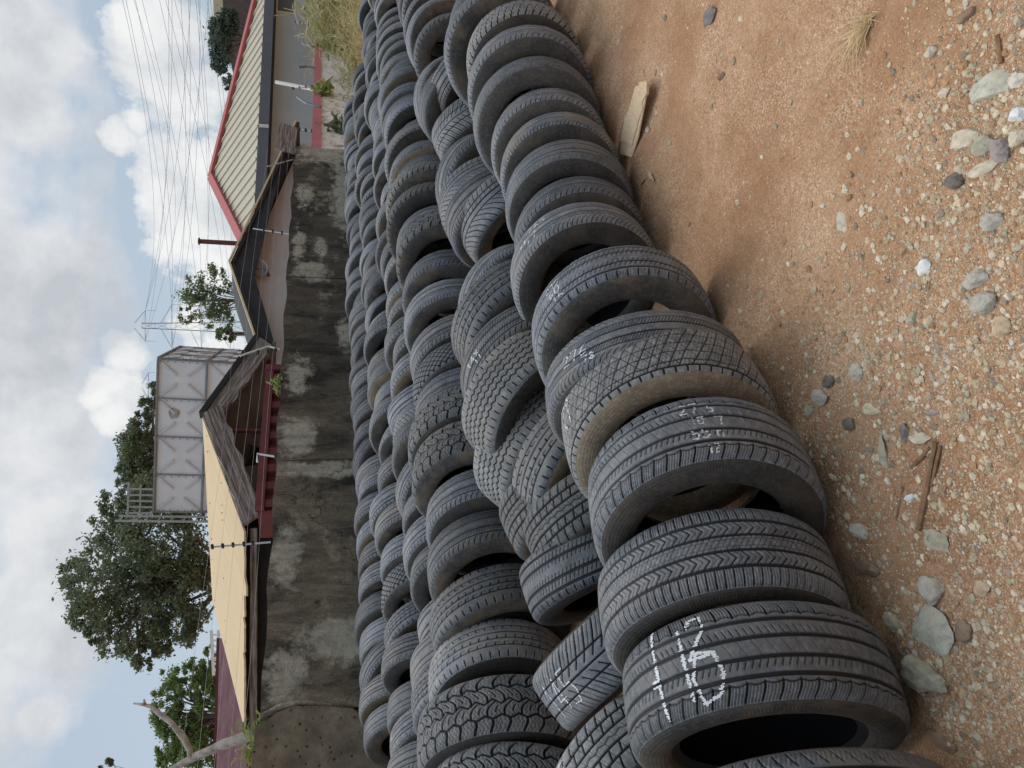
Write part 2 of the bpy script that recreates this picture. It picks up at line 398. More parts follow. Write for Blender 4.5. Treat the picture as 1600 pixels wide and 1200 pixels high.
FR=[
("F0",(.35,1.80,.345),(-.989,.03,.14),.68,.25,'rib','nearest front row tyre, barely showing at the bottom edge of the photo','l',None),
("F1",(.689,1.79,.344),(-.989,.054,.139),.671,.25,'block4','big front row tyre with large white chalk strokes across four wide grooves','l',([('|',-.035,-.095,.19),('-',-.02,-.04,.05),('-',-.018,-.05,.05),('|',.055,-.08,.15),('2',.10,.0,.085),('O',.10,-.09,.1)],.4,.8,.0045)),
("F2",(.964,1.805,.34),(-.993,.032,.118),.665,.25,'chev','chevron siped front row tyre right behind the big chalked one','l',None),
("F3",(1.224,1.685,.338),(-.983,-.086,.163),.658,.27,'block4','wide grooved front row tyre with small chalk scribbles low on its tread','n',([('27',.0,.034,.03),('5',.075,.03,.024),('10',.02,-.006,.022),('7',.09,-.014,.027),('55',.015,-.05,.03),('0',.08,-.056,.024),('12',.045,-.09,.02)],1.12,.9,.0024)),
("F4",(1.533,1.692,.342),(-.986,-.128,.111),.67,.26,'lat','front row tyre with triangle lattice tread and tan dusty sidewall','t',([('258',-.12,.03,.05),('x1',-.08,-.04,.05)],.2,.8,.003)),
("F5",(1.711,1.712,.351),(-.986,.135,.094),.69,.18,'rib2','narrow front row tyre chalked with digits, squeezed behind the lattice tread tyre','n',([('276',-.06,-.03,.045),('78',.02,-.07,.03)],.55,.8,.003)),
("F6",(2.034,1.733,.341),(-.987,-.123,.099),.67,.225,'rib3','front row tyre chalked 60 and 15 on a finely siped tread','n',([('235',-.03,.02,.028),('60',-.02,-.025,.036),('15',-.01,-.075,.036)],.5,.85,.003)),
("F7",(2.574,1.868,.324),(-.982,-.169,.081),.638,.22,'rib2','front row tyre chalked with 285 over 57, brown dust on its sidewall','n',([('285',-.06,.02,.038),('57',-.1,-.05,.05),('x1',-.13,-.02,.03)],.75,.9,.0032)),
("F8",(2.778,1.835,.304),(-.972,-.18,.153),.59,.2,'rib','small plain front row tyre just behind the one chalked 285','n',None),
("F9",(3.027,1.792,.308),(-.984,-.053,.17),.597,.21,'worn','front row tyre with worn notched shoulder, level with the foot of the broken board','n',None),
("F10",(3.271,1.77,.302),(-.971,-.159,.18),.584,.19,'rib2','narrow front row tyre pressed against the back of the notched worn one','n',None),
("F11",(3.512,1.767,.307),(-.975,-.144,.168),.596,.19,'rib','front row tyre beside the middle of the broken pale board','n',None),
("F12",(3.714,1.732,.34),(-.98,-.172,.103),.667,.2,'worn','tall front row tyre with a broad smooth brown sidewall, beside the board top','n',None),
("F13",(3.954,1.669,.344),(-.989,-.09,.115),.673,.2,'rib','tall front row tyre with three ribs, third from the top edge of photo','n',None),
("F14",(4.261,1.635,.328),(-.997,-.016,.071),.646,.22,'at','front row tyre with blocky off road tread near the top edge of photo','n',None),
("F15",(4.56,1.70,.37),(-.97,-.22,.05),.74,.22,'rib','brown walled front row tyre at the very top edge of the photo','n',None),
("F16",(4.83,1.68,.345),(-.985,-.1,.1),.68,.21,'worn','front row tyre cut by the top edge, behind the brown walled one','n',None),
]
for nm,c,n,D,W,p,lb,sd,ck in FR: tyre(c,n,D,W,p,True,lb,GF,sd,ck)
ER=[
("E0",(.736,2.508,.396),(-.881,-.39,-.269),.705,.23,'blk','leaning blocky tyre scrawled with chalk, wedged against the big chalked front tyre','n',([('295',-.12,-.03,.05),('2x5',-.06,.03,.05)],.35,.8,.003)),
("E1",(1.171,2.396,.402),(-.849,.133,-.511),.679,.23,'vee','V tread tyre leaning hard over with a tall thin chalk 145','n',([('145',-.1,-.06,.11)],.3,.55,.003)),
("E2",(1.486,2.424,.372),(-.954,.227,-.198),.657,.22,'rib3','upright ribbed tyre with open dark hole between the jumbled and front rows','n',None),
("E3",(1.642,2.303,.345),(-.952,.136,-.274),.677,.22,'blk','leaning tyre with staggered blocks, tucked behind the tan walled front tyre','n',None),
("E4",(1.811,2.418,.393),(-.952,.122,-.28),.677,.23,'blk','leaning tyre of dusty blocks and a plain centre band, mid jumbled row','n',None),
("E5",(1.849,2.296,.371),(-.859,-.336,-.386),.68,.22,'lt','thin brown edged tyre squeezed between zigzag tread and dusty block tread','t',None),
("E6",(2.203,2.542,.453),(-.826,-.215,-.52),.669,.26,'zig','broad zigzag groove tyre leaning over, lower of the two alike','t',None),
("E7",(2.314,2.364,.499),(-.876,-.152,-.459),.681,.26,'zig','broad zigzag groove tyre leaning over, further of the two alike','n',None),
("E8",(2.49,2.351,.478),(-.953,-.202,-.227),.682,.2,'rib','narrow leaning tyre with small white chalk scribble beside zigzag treads','n',([('14x',-.05,-.03,.04),('11',0,-.06,.03)],.35,.9,.0035)),
("E9",(2.771,2.318,.489),(-.935,-.143,-.325),.686,.24,'lt','leaning tyre of bracket notched ribs with a brown inner edge','n',None),
("E10",(2.972,2.37,.431),(-.816,-.531,-.229),.677,.22,'rib2','fine ribbed tyre turned askew behind the bracket notched one','n',None),
("E11",(3.747,2.315,.355),(-.875,.22,-.432),.675,.24,'asym','herringbone tread tyre leaning over a dark open hole','n',None),
("E12",(3.805,2.366,.404),(-.976,.117,-.182),.676,.22,'rib','ribbed tyre pressed flat against the herringbone one','n',None),
("E13",(3.994,2.39,.421),(-.976,.179,-.122),.675,.22,'asym','chevron worn tyre second behind the herringbone one','n',None),
("E14",(4.282,2.428,.417),(-.875,-.386,-.293),.67,.22,'rib','smooth grey ribbed tyre in the jumbled row above the herringbone group','n',None),
("E15",(4.795,2.31,.395),(-.836,.433,-.337),.676,.23,'vee','worn V groove tyre with tan lower edge in the jumbled row','n',None),
("E16",(5.339,2.189,.39),(-.786,.351,-.509),.677,.2,'rib','dark clean tyre leaning forward over the small gap near the photo top','n',None),
("E17",(5.28,2.382,.439),(-.974,-.101,-.202),.677,.18,'worn','thin upright tyre with black hole, below the dark clean leaning tyre','n',None),
("E18",(5.424,2.405,.464),(-.802,-.552,-.229),.676,.18,'rib2','slim ribbed tyre turned outward behind the dark clean leaning one','n',None),
("E19",(6.144,2.369,.408),(-.974,-.225,.01),.676,.2,'at','wide open tyre with a white dashed tread edge near photo top','n',None),
("E20",(6.45,2.36,.443),(-.94,-.30,-.05),.68,.2,'worn','plain tyre standing right behind the wide open dashed one','n',None),
("E21",(6.75,2.38,.44),(-.95,-.25,.05),.69,.21,'rib','tyre with bright worn shoulder second behind the wide open dashed one','n',None),
("E22",(7.05,2.36,.44),(-.97,-.2,.06),.68,.2,'at','block treaded tyre third behind the wide open dashed one','n',None),
("E23",(7.35,2.40,.45),(-.98,-.15,.06),.68,.2,'worn','last smooth jumbled tyre cut by the top edge of the photo','n',None),
("E24",(7.65,2.40,.45),(-.98,-.15,.06),.68,.2,'rib','jumbled row tyre furthest from the camera, mostly beyond the photo','n',None),
]
for nm,c,n,D,W,p,lb,sd,ck in ER: tyre(c,n,D,W,p,True,lb,GE,sd,ck)
def nv(az,el): a=math.radians(az);e=math.radians(el); return (math.cos(a)*math.cos(e),math.sin(a)*math.cos(e),math.sin(e))
def gz(y): return float(np.interp(y,[0,1.5,2.4,3.25,4.05,4.8,5.6,6.2,8],[0,0,.085,.235,.275,.385,.5,.56,.6]))
ONES=['','first','second','third','fourth','fifth','sixth','seventh','eighth','ninth','tenth','eleventh','twelfth','thirteenth','fourteenth','fifteenth','sixteenth','seventeenth','eighteenth','nineteenth']
TENS={2:'twent',3:'thirt',4:'fort',5:'fift'}
def ordinal(k):
    if k<20:return ONES[k]
    return TENS[k//10]+('ieth' if k%10==0 else 'y-'+ONES[k%10])
ROWN={'D':'third row','C':'fourth row','B':'fifth row','A':'back row'}
# third row: individually placed where the photo shows which tyre it is
DL=[(.72,3.46,.76,.27,'mud'),(.98,3.45,.77,.27,'mud'),(1.27,3.45,.775,.27,'mud'),(1.555,3.5,.69,.24,'lt'),(1.83,3.42,.685,.23,'lt'),(2.07,3.32,.675,.23,'rib'),(2.29,3.24,.675,.22,'rib'),(2.55,3.2,.74,.25,'mud'),(2.82,3.25,.738,.24,'mud'),(3.04,3.24,.68,.22,'rib'),(3.26,3.24,.678,.22,'hex'),(3.51,3.23,.679,.21,'rib'),(3.83,3.22,.679,.22,'rib2'),(4.12,3.2,.68,.22,'rib'),(4.42,3.12,.735,.25,'mud'),(4.68,3.2,.68,.22,'rib'),(4.93,3.2,.735,.24,'at'),(5.18,3.17,.74,.24,'at')]
x=5.42
rr=random.Random(3)
while x<10.7:
    DL.append((x,3.2+rr.uniform(-.05,.05),rr.uniform(.63,.71),rr.uniform(.19,.22),rr.choice(['worn','rib','worn','rib2','vee']))); x+=rr.uniform(.2,.29)
def proj(p):
    q=Vector(p)-EYE; w=q.dot(cF); return 800-FPX*q.dot(cU)/w, 600-FPX*q.dot(cR)/w
def rowtyres(key,L,hi):
    k=0
    for i,(x,y,D,W,p) in enumerate(L):
        az=rr.gauss(188,4); el=rr.gauss(3,4)
        if rr.random()<.11 and key!='D': el-=14; az+=rr.choice([-14,18])
        z=gz(y)+D/2*math.cos(math.radians(el))+rr.uniform(-.01,.02)
        px,py=proj((x,y,z+D*.45))
        if py>1230 : 
            ol=None
        k+= 1 if py<1200 else 0
        if py>=1200: lb=f'{ROWN[key]} tyre beyond the bottom photo edge, {DESC[p]}'
        else: lb=f'{ordinal(k)} {ROWN[key]} tyre from the bottom photo edge, {DESC[p]}'
        ck=None
        if key in 'CBA' and rr.random()<.1 and x<8: ck=([(rr.choice(['205','195','175','x1']),-.05,-.02,.05)],rr.uniform(-.2,.35),.8,.004)
        tyre((x,y,z),nv(az,el),D,W,p,hi and x<5.5,lb,GR[key],'t' if rr.random()<.06 else 'n',ck)
def gen(x0,x1,y,st,ds,pats):
    L=[];x=x0
    while x<x1:
        L.append((x,y+rr.uniform(-.085,.085),rr.uniform(*ds),rr.uniform(.19,.225),rr.choice(pats))); x+=rr.uniform(st*.88,st*1.14)
    return L
rowtyres('D',DL,True)
rowtyres('C',gen(1.45,12.2,4.06,.245,(.62,.70),['rib','rib','worn','rib2','rib3','vee','lt']),False)
rowtyres('B',gen(1.28,11.4,4.8,.25,(.64,.70),['rib','rib3','worn','rib2','rib','hex','lt']),False)
rowtyres('A',gen(2.18,11.75,5.6,.225,(.65,.70),['rib','rib','worn','rib2','rib3','rib']),False)
# ------------------------------------------------------------------ ground
def vnoise(X,Y,sc,seed):
    r=np.random.default_rng(seed); T=r.random((64,64))
    x=X*sc;y=Y*sc; xi=np.floor(x).astype(int);yi=np.floor(y).astype(int); fx=x-xi;fy=y-yi
    fx=fx*fx*(3-2*fx);fy=fy*fy*(3-2*fy)
    g=lambda a,b:T[a%64,b%64]
    return (g(xi,yi)*(1-fx)+g(xi+1,yi)*fx)*(1-fy)+(g(xi,yi+1)*(1-fx)+g(xi+1,yi+1)*fx)*fy
def axis(a,b,st,far):
    l=list(np.arange(a,b,st)); s=st; p=b
    while p<far: l.append(p); s*=1.25; p+=s
    s=st*1.25;p=a-s
    while p>-far: l.insert(0,p); s*=1.25; p-=s
    return np.array(l)
def gheight(X,Y):
    base=np.interp(Y,[-1,1.5,2.4,3.25,4.05,4.8,5.6,6.2,8,30],[0,0,.085,.235,.275,.385,.5,.56,.6,.7])
    near=np.exp(-((X-2)**2+(Y-1)**2)/40)
    n=(vnoise(X,Y,1.1,1)-.5)*.035+(vnoise(X,Y,4,2)-.5)*.022+(vnoise(X,Y,13,3)-.5)*.011+(vnoise(X,Y,31,4)-.5)*.006
    keep=np.clip((1.55-Y)/.25,.15,1)
    bank=.034*np.exp(-((Y-1.53-.03*np.sin(X*5))/.13)**2)*np.clip((5.6-X)/.5,0,1)*np.clip((X+.3)/.4,0,1)*(.6+.8*vnoise(X,Y,5,8))
    return base+n*near*keep+bank
gx=axis(0,5.6,.022,1200);gy=axis(.1,1.9,.022,1200)
GX,GY=np.meshgrid(gx,gy,indexing='ij'); GZ=gheight(GX,GY)
V=np.stack([GX,GY,GZ],-1).reshape(-1,3); ny=len(gy)
i=np.arange(len(gx)-1)[:,None]*ny;j=np.arange(ny-1)[None,:]
Fq=np.stack([i+j,i+j+ny,i+j+ny+1,i+j+1],-1).reshape(-1,4)
t=NT('soil'); v=t.obj()
big=t.noise(v,1.3,5,.6); mid=t.noise(v,7,6,.65); fine=t.noise(v,120,4,.7)
c=t.ramp(big,[(.35,(.345,.178,.09)),(.5,(.45,.252,.135)),(.66,(.55,.345,.2))])
c=t.mix(t.ramp(mid,[(.4,0),(.7,.6)]),c,(.52,.315,.18))
c=t.mix(t.ramp(fine,[(.35,.55),(.6,0)]),c,(.27,.14,.07))
vo=t.n('ShaderNodeTexVoronoi',{'Vector':v,'Scale':95.,'Randomness':1.})
chip=t.math('MULTIPLY',t.ramp(vo.outputs['Distance'],[(.16,1),(.3,0)]),t.ramp(t.sep(vo.outputs['Color'])[0],[(.62,0),(.68,1)]))
c=t.mix(t.math('MULTIPLY',chip,.75),c,t.ramp(t.sep(vo.outputs['Color'])[1],[(0,(.68,.5,.33)),(.5,(.72,.62,.5)),(1,(.36,.23,.14))]))
vb=t.n('ShaderNodeTexVoronoi',{'Vector':v,'Scale':260.,'Randomness':1.})
c=t.mix(t.math('MULTIPLY',t.ramp(t.sep(vb.outputs['Color'])[0],[(.7,0),(.78,1)]),t.ramp(t.noise(v,2.6,5,.7),[(.42,.06),(.6,.55)])),c,(.74,.56,.4)); vd=t.n('ShaderNodeTexVoronoi',{'Vector':v,'Scale':190.,'Randomness':1.}); c=t.mix(t.math('MULTIPLY',t.ramp(t.sep(vd.outputs['Color'])[0],[(.74,0),(.8,1)]),t.ramp(t.noise(v,3.7,5,.7),[(.4,.1),(.62,.6)])),c,(.2,.095,.045))
cl=t.n('ShaderNodeTexVoronoi',{'Vector':v,'Scale':42.,'Randomness':1.}).outputs['Distance']; c=t.mix(t.ramp(t.noise(v,32,5,.7),[(.52,0),(.66,.55)]),c,(.3,.165,.09))
h=t.math('ADD',t.math('MULTIPLY',t.math('SUBTRACT',fine,cl),.6),t.math('ADD',t.math('MULTIPLY',chip,.5),t.math('MULTIPLY',mid,.6)))
M_SOIL=t.out(c,.95,t.bump(h,.55,.012),.15)
g=bpy.data.objects.new('ground',npmesh('ground',V,Fq,M_SOIL,True)); COL.objects.link(g); tag(g,'reddish brown bare soil of the yard','ground',kind='structure')
def ground_z(x,y): return float(gheight(np.array([[x]]),np.array([[y]]))[0,0])
# stones
ICO=None
def ico():
    p=(1+5**.5)/2
    v=[(-1,p,0),(1,p,0),(-1,-p,0),(1,-p,0),(0,-1,p),(0,1,p),(0,-1,-p),(0,1,-p),(p,0,-1),(p,0,1),(-p,0,-1),(-p,0,1)]
    f=[(0,11,5),(0,5,1),(0,1,7),(0,7,10),(0,10,11),(1,5,9),(5,11,4),(11,10,2),(10,7,6),(7,1,8),(3,9,4),(3,4,2),(3,2,6),(3,6,8),(3,8,9),(4,9,5),(2,4,11),(6,2,10),(8,6,7),(9,8,1)]
    v=np.array(v,float); v/=np.linalg.norm(v[0]); return v,np.array(f)
IV,IF=ico()
t=NT('gravel'); a=t.n('ShaderNodeAttribute',attribute_name='Col').outputs['Color']; v=t.obj()
M_GRAV=t.out(t.mix(.6,a,t.ramp(t.noise(v,160,4),[(.3,.55),(.7,1.25)]),'MULTIPLY'),.85,t.bump(t.noise(v,300,3),.3,.002),.3)
PALE=[(.68,.56,.42),(.72,.63,.5),(.56,.42,.28),(.52,.46,.36),(.46,.29,.17),(.76,.69,.58),(.55,.34,.2),(.34,.29,.24),(.5,.45,.33)]
GV=[];GFc=[];GC=[];nst=0
def dens(px,py):
    # pale gravel bed along the lower right of the picture, thinning into the bare soil
    e=1500-.00042*(py-0)**1.88*.9 if py<600 else 1475-(py-600)*.25
    e=float(np.interp(py,[-100,0,180,300,400,600,900,1250],[1620,1580,1440,1405,1340,1270,1330,1440]))
    return 1/(1+math.exp(-(px-e)/50.))
cnt=0
while nst<42000 and cnt<900000:
    cnt+=1
    px=random.uniform(930,1690);py=random.uniform(-120,1300)
    p=atz(px,py,0)
    if p.y>1.6 or p.y<.1: continue
    n2=vnoise(np.array([[p.x]]),np.array([[p.y]]),5,9)[0,0]
    if random.random()>dens(px,py)*(.45+.95*n2)+.03: continue
    D=(p-EYE).length
    s=D/1200*(.75*random.paretovariate(2.0)); s=min(s,D/1200*6.5)
    A=rng.normal(size=(3,3)); Q,_=np.linalg.qr(A)
    vv=(IV*(1+rng.uniform(-.28,.28,(12,1))))@Q*np.array([1,random.uniform(.65,1),random.uniform(.45,.75)])*s; vv[:,2]*=.8
    vv=vv+np.array([p.x,p.y,ground_z(p.x,p.y)+s*.02])
    GV.append(vv);GFc.append(IF+12*nst);cc=PALE[min(len(PALE)-1,int(random.random()**1.2*len(PALE)))];b=random.uniform(.75,1.1)
    GC.append(np.tile([cc[0]*b*.9,cc[1]*b*.84,cc[2]*b*.74,1],(12,1)));nst+=1
o=bpy.data.objects.new('gravel',npmesh('gravel',np.concatenate(GV),np.concatenate(GFc),M_GRAV,False,{'Col':('FLOAT_COLOR',np.concatenate(GC))})); COL.objects.link(o)
tag(o,'loose pale gravel chips scattered over the brown soil','gravel',kind='stuff')
def stone_mat(name,c):
    t=NT(name); v=t.obj(); f=t.noise(v,45,7,.7); k=t.noise(v,12,4,.6)
    col=t.ramp(f,[(.3,[x*.6 for x in c]),(.5,c),(.7,[min(1,x*1.25) for x in c])])
    col=t.mix(t.ramp(k,[(.5,0),(.75,.5)]),col,(.36,.24,.15))
    return t.out(col,.85,t.bump(f,.5,.006),.3)
SM={k:stone_mat('stone_'+k,c) for k,c in dict(pale_green=(.47,.44,.34),pale=(.62,.55,.45),white=(.74,.72,.68),purple=(.33,.275,.245),olive=(.4,.365,.26),beige=(.55,.47,.34),brown=(.27,.18,.12),grey=(.43,.385,.32),slate=(.18,.165,.145),dark=(.16,.135,.11),cream=(.62,.5,.38),tan=(.5,.36,.23),yellow=(.56,.47,.3)).items()}
def stone(px,py,wx,wy,mat,label,flat=.45,seed=0):
    p=atz(px,py,0.); gzv=ground_z(p.x,p.y); p=Vector((p.x,p.y,gzv))
    k=(p-EYE).length/1200
    # half extents measured along picture axes: right in the picture is towards the viewer, up is along the rows
    away=Vector((cF.x,cF.y,0)).normalized(); side=Vector((cR.x,cR.y,0)).normalized()
    el=abs((EYE-p).normalized().z)
    r=np.random.default_rng(int(px*7+py))
    import bmesh
    bm=bmesh.new(); bmesh.ops.create_icosphere(bm,subdivisions=3,radius=1)
    cuts=[(Vector(r.normal(size=3)).normalized(),r.uniform(.55,.85)) for _ in range(11)]
    a=wx/2*k/max(.6,el)*.78; b=wy/2*k*.8; hgt=flat*min(a,b)*1.15
    for v in bm.verts:
        for n,d in cuts:
            e=v.co.dot(n)-d
            if e>0:v.co-=n*e*.93
        nn=1+.05*math.sin(v.co.x*9+px)+.05*math.sin(v.co.y*11+py)
        q=v.co*nn*1.25
        w=away*(q.x*a)+side*(q.y*b)+Vector((0,0,1))*(q.z*hgt)
        v.co=w+Vector((0,0,hgt*.3))
    me=bpy.data.meshes.new('stone'); bm.to_mesh(me); bm.free(); me.materials.append(SM[mat])
    o=bpy.data.objects.new('stone',me); COL.objects.link(o); o.location=p
    tag(o,label,'stone','larger stones lying on the soil')
ST=[(1546,133,50,38,'pale_green','flat pale green stone beside the gravel near the top right photo corner',.3),
(1587,124,18,22,'pale','small pale stone touching the flat green one near the top right corner',.6),
(1588,180,26,24,'white','chalk white chunky stone at the right photo edge',.7),
(1562,232,32,36,'purple','round purplish grey stone among the upper gravel',.6),
(1532,227,26,28,'olive','olive grey stone next to the purplish one',.6),
(1502,215,40,26,'beige','long beige green stone beside the olive grey one',.4),
(1592,214,22,32,'beige','beige stone cut by the right photo edge in the upper gravel',.5),
(1530,264,36,22,'beige','flat beige stone below the purplish grey one',.4),
(1484,283,24,26,'dark','dark brown lump of stone at the gravel border',.6),
(1542,347,26,30,'grey','angular grey stone in the gravel, a third down the photo',.5),
(1437,420,20,28,'white','shiny white sharp stone on the brown soil',.4),
(1519,437,30,30,'grey','rounded dark grey stone near the white sharp one',.6),
(1114,26,22,32,'slate','flat dark slate oval lying alone on bare soil',.2),
(1455,84,14,20,'cream','small cream block on soil below the dry grass',.6),
(1311,349,22,46,'pale_green','buried pale greenish slab in the middle of bare soil',.12),
(1510,24,20,18,'brown','brown stone near the top photo edge',.6),
(1470,144,16,14,'cream','cream pebble above the flat green stone',.6),
(1129,120,12,14,'brown','lone brown pebble beside the broken board',.7),
(1534,473,34,32,'grey','large grey split stone in the right gravel',.6),
(1559,509,28,36,'tan','orange brown wedge of stone below the grey split one',.4),
(1420,497,16,18,'olive','small olive stone left of the right gravel bed',.6),
(1332,582,20,26,'pale_green','pale green tilted chip near the lattice tread tyre',.4),
(1296,597,20,22,'dark','dark grey stone closest to the lattice tread tyre',.5),
(1285,621,26,26,'grey','light grey green stone next to the dark one by the tyres',.4),
(1360,640,26,20,'yellow','yellowish flat stone in the small stone cluster',.35),
(1274,642,14,22,'olive','olive pebble nearest the tyre foot in the stone cluster',.6),
(1409,676,12,30,'slate','black elongated stone beside the wooden stick',.6),
(1377,711,18,58,'olive','long flat olive shard above the wooden stick',.2),
(1431,685,28,22,'beige','beige triangular stone at the top of the stick',.4),
(1330,662,18,22,'dark','dark stone at the lower end of the small cluster',.4),
(1450,644,20,10,'purple','thin lilac sliver of stone on bare soil',.5),
(1463,922,36,38,'grey','pale grey jagged stone above the big flat slab',.6),
(1469,982,48,76,'pale_green','biggest flat grey green slab in the lower gravel',.22),
(1472,1054,50,58,'olive','big rounded olive boulder below the flat slab',.45),
(1510,990,18,42,'brown','thin brown shard standing beside the big slab',.5),
(1369,887,30,26,'brown','brown angular stone close to the chevron tyre',.5),
(1459,844,42,34,'olive','half buried mossy grey stone below the stick',.2),
(1409,973,28,28,'olive','greenish stone in shade by the big chalked tyre',.3),
(1530,919,22,28,'tan','tan stone right of the pale jagged one',.4),
(1487,1153,34,28,'brown','reddish brown stone near the bottom photo edge',.3),
(1420,778,13,14,'white','tiny white chip left of the stick',.7),
(1358,827,28,26,'pale_green','grey green stone between chevron tyre and stick',.5)]
for s in ST: stone(s[0],s[1],s[2],s[3],s[4],s[5],s[6])
# wood, board, dry grass
M_STICK=simple('old_wood',(.24,.135,.07),.85,.4,40,(1,1,1),.4)
M_BOARD=simple('weathered_board',(.62,.45,.28),.85,.2,30,(1,6,1),.3)
M_STRAW=simple('dry_straw',(.66,.5,.27),.9,.2,20)
def gp(px,py,h=0.): 
    p=atz(px,py,0.); return Vector((p.x,p.y,ground_z(p.x,p.y)+h))
def stick(pts,r,label,name='stick'):
    P=[gp(x,y,r*.7) for x,y in pts]; 
    Q=[]
    for i in range(len(P)-1):
        for k in range(4): Q.append(P[i].lerp(P[i+1],k/4)+Vector((random.uniform(-1,1)*r*.15,random.uniform(-1,1)*r*.15,0)))
    Q.append(P[-1])
    o=MB().tube(Q,[r*random.uniform(.8,1.1) for _ in Q],7).build(name,M_STICK,off=P[0]); tag(o,label,'stick')
stick([(1456,690),(1446,757),(1438,828)],.0075,'long straight brown wooden stick lying on the gravel')
stick([(1463,695),(1452,760)],.004,'thin splinter lying alongside the long brown stick')
stick([(1446,700),(1430,718),(1418,730)],.0055,'short dark twig touching the long brown stick')
stick([(1409,760),(1407,812)],.003,'thin grey twig between stones left of the long stick')
stick([(1558,55),(1561,98)],.006,'brown bark strip near the top right photo corner')
bd=empty('broken_board',gp(1005,185)); tag(bd,'broken pale wooden board lying on soil beside the front tyres','board')
def board(pts,z0,th,nm):
    P=[gp(x,y,z0) for x,y in pts]; M=MB(); zz=max(p.z for p in P); P=[Vector((p.x,p.y,zz)) for p in P]
    M.slab(P,th,Vector((0,0,1))); return M.build(nm,M_BOARD,bd)
board([(1008,136),(1026,136),(1026,148),(1021,156),(1018,162),(1020,168),(1011,195),(1010,201),(1002,228),(984,221),(991,186),(997,172),(1004,150)],.016,.012,'top_layer')
board([(1014,129),(1025,129),(1025,140),(1022,160),(1011,215),(1001,247),(982,241),(985,218),(1000,168)],.006,.0055,'bottom_layer')
gt=MB(); base=gp(1357,33); 
for k in range(60):
    a=random.gauss(0,.55); q_=random.random()**.7; tx,ty=1357-48*q_+random.gauss(0,16*q_+3),33+115*q_*random.uniform(.5,1.1)
    if random.random()<.3: tx,ty=1357+random.uniform(-45,25),33+random.uniform(-25,20)
    e=gp(tx,ty,random.uniform(.004,.03)); mid=base.lerp(e,.5)+Vector((random.gauss(0,.008),random.gauss(0,.008),random.uniform(.01,.03)))
    gt.tube([base+Vector((random.gauss(0,.006),random.gauss(0,.006),.004)),mid,e],[.0017,.0014,.0006],4)
tag(gt.build('grass_tuft',M_STRAW,off=base),'dry straw coloured grass tuft lying on bare soil','grass tuft')
for (x,y,dx,dy,l) in ((1024,272,8,12,'curled pale dry leaf near the foot of the board'),(1019,281,-5,10,'darker dry leaf beside the curled pale one')):
    b=gp(x,y,.006); e=gp(x+dx,y+dy,.01); s=gp(x+5,y-3,.018)
    o=MB().add([b,s,e,b.lerp(e,.5)-(s-b)*.5,b-Vector((0,0,.002)),s-Vector((0,0,.002)),e-Vector((0,0,.002)),b.lerp(e,.5)-(s-b)*.5-Vector((0,0,.002))],[(0,1,2,3),(7,6,5,4),(0,4,5,1),(1,5,6,2),(2,6,7,3),(3,7,4,0)]).build('dry_leaf',M_STRAW,off=b); tag(o,l,'leaf')
pg=MB().tube([Vector((1.12,1.62,.30)),Vector((1.02,1.58,.365)),Vector((.97,1.56,.39))],[.028,.03,.026],8).build('wooden_peg',M_STICK,off=(1.12,1.62,.3)); tag(pg,'stub of brown wood wedged inside the chalk scribbled wide grooved tyre','wood')
# ------------------------------------------------------------------ boundary wall
WY=6.1
t=NT('stained_concrete'); v=t.obj(); p=t.sep(v)
st=t.math('ADD',t.math('MULTIPLY',t.noise(t.obj((3.2,3.2,1.1)),1.1,9,.75,.6),.55),t.math('MULTIPLY',t.noise(v,.9,6,.65),.45)); sp=t.noise(v,9,6,.7); fn=t.noise(v,60,4,.7)
c=t.ramp(st,[(.4,(.04,.034,.027)),(.47,(.125,.1,.072)),(.56,(.245,.195,.133)),(.66,(.4,.325,.22))])
c=t.mix(t.ramp(sp,[(.6,0),(.72,.7)]),c,(.33,.29,.22))
c=t.mix(t.ramp(fn,[(.3,.6),(.5,0)]),c,(.03,.028,.025))
def patch(cx,cz,rx,rz):
    a=t.math('DIVIDE',t.math('SUBTRACT',p[0],cx),rx);b=t.math('DIVIDE',t.math('SUBTRACT',p[2],cz),rz)
    d=t.math('SQRT',t.math('ADD',t.math('MULTIPLY',a,a),t.math('MULTIPLY',b,b)))
    d=t.math('ADD',d,t.math('MULTIPLY',t.math('SUBTRACT',t.noise(v,6,9,.72),.5),3.2))
    return t.ramp(d,[(.5,1),(1.0,0)])
tot=None
for q in [(6.45,1.74,.34,.17),(5.52,1.7,.3,.2),(4.05,1.78,.38,.16),(2.95,1.7,.38,.2),(9.0,1.78,.55,.1),(10.2,1.72,.5,.14),(10.35,1.2,1.1,.2),(11.5,1.4,.4,.5),(5.06,1.5,.1,.55),(8.35,1.6,.22,.3),(8.9,1.5,.3,.1),(7.2,1.2,.4,.12),(3.2,1.3,.2,.5)]:
    k=patch(*q); tot=k if tot is None else t.math('MAXIMUM',tot,k)
c=t.mix(t.ramp(t.math('DIVIDE',p[0],12.),[(.32,0),(.6,.4),(.85,.66)]),c,(.042,.038,.033))
c=t.mix(t.ramp(t.noise(v,1.7,9,.75),[(.56,0),(.63,.75)]),c,(.34,.285,.2)); c=t.mix(t.ramp(t.noise(v,2.3,9,.78),[(.36,.8),(.45,0)]),c,(.03,.027,.023))
c=t.mix(t.math('MULTIPLY',tot,.9),c,t.ramp(t.noise(v,25,5,.7),[(.3,(.3,.26,.19)),(.6,(.5,.45,.35))]))
dr=t.math('MULTIPLY',t.ramp(t.noise(t.obj((9,9,.45)),1.,5,.7),[(.5,0),(.62,1)]),t.ramp(t.math('ADD',p[2],t.math('MULTIPLY',t.noise(t.obj((5,5,.2)),1.,3),.9)),[(.0,0),(1.,1)])); c=t.mix(t.math('MULTIPLY',dr,t.ramp(t.math('SUBTRACT',p[2],1.1),[(0,.05),(.75,.36)])),c,(.03,.027,.023))
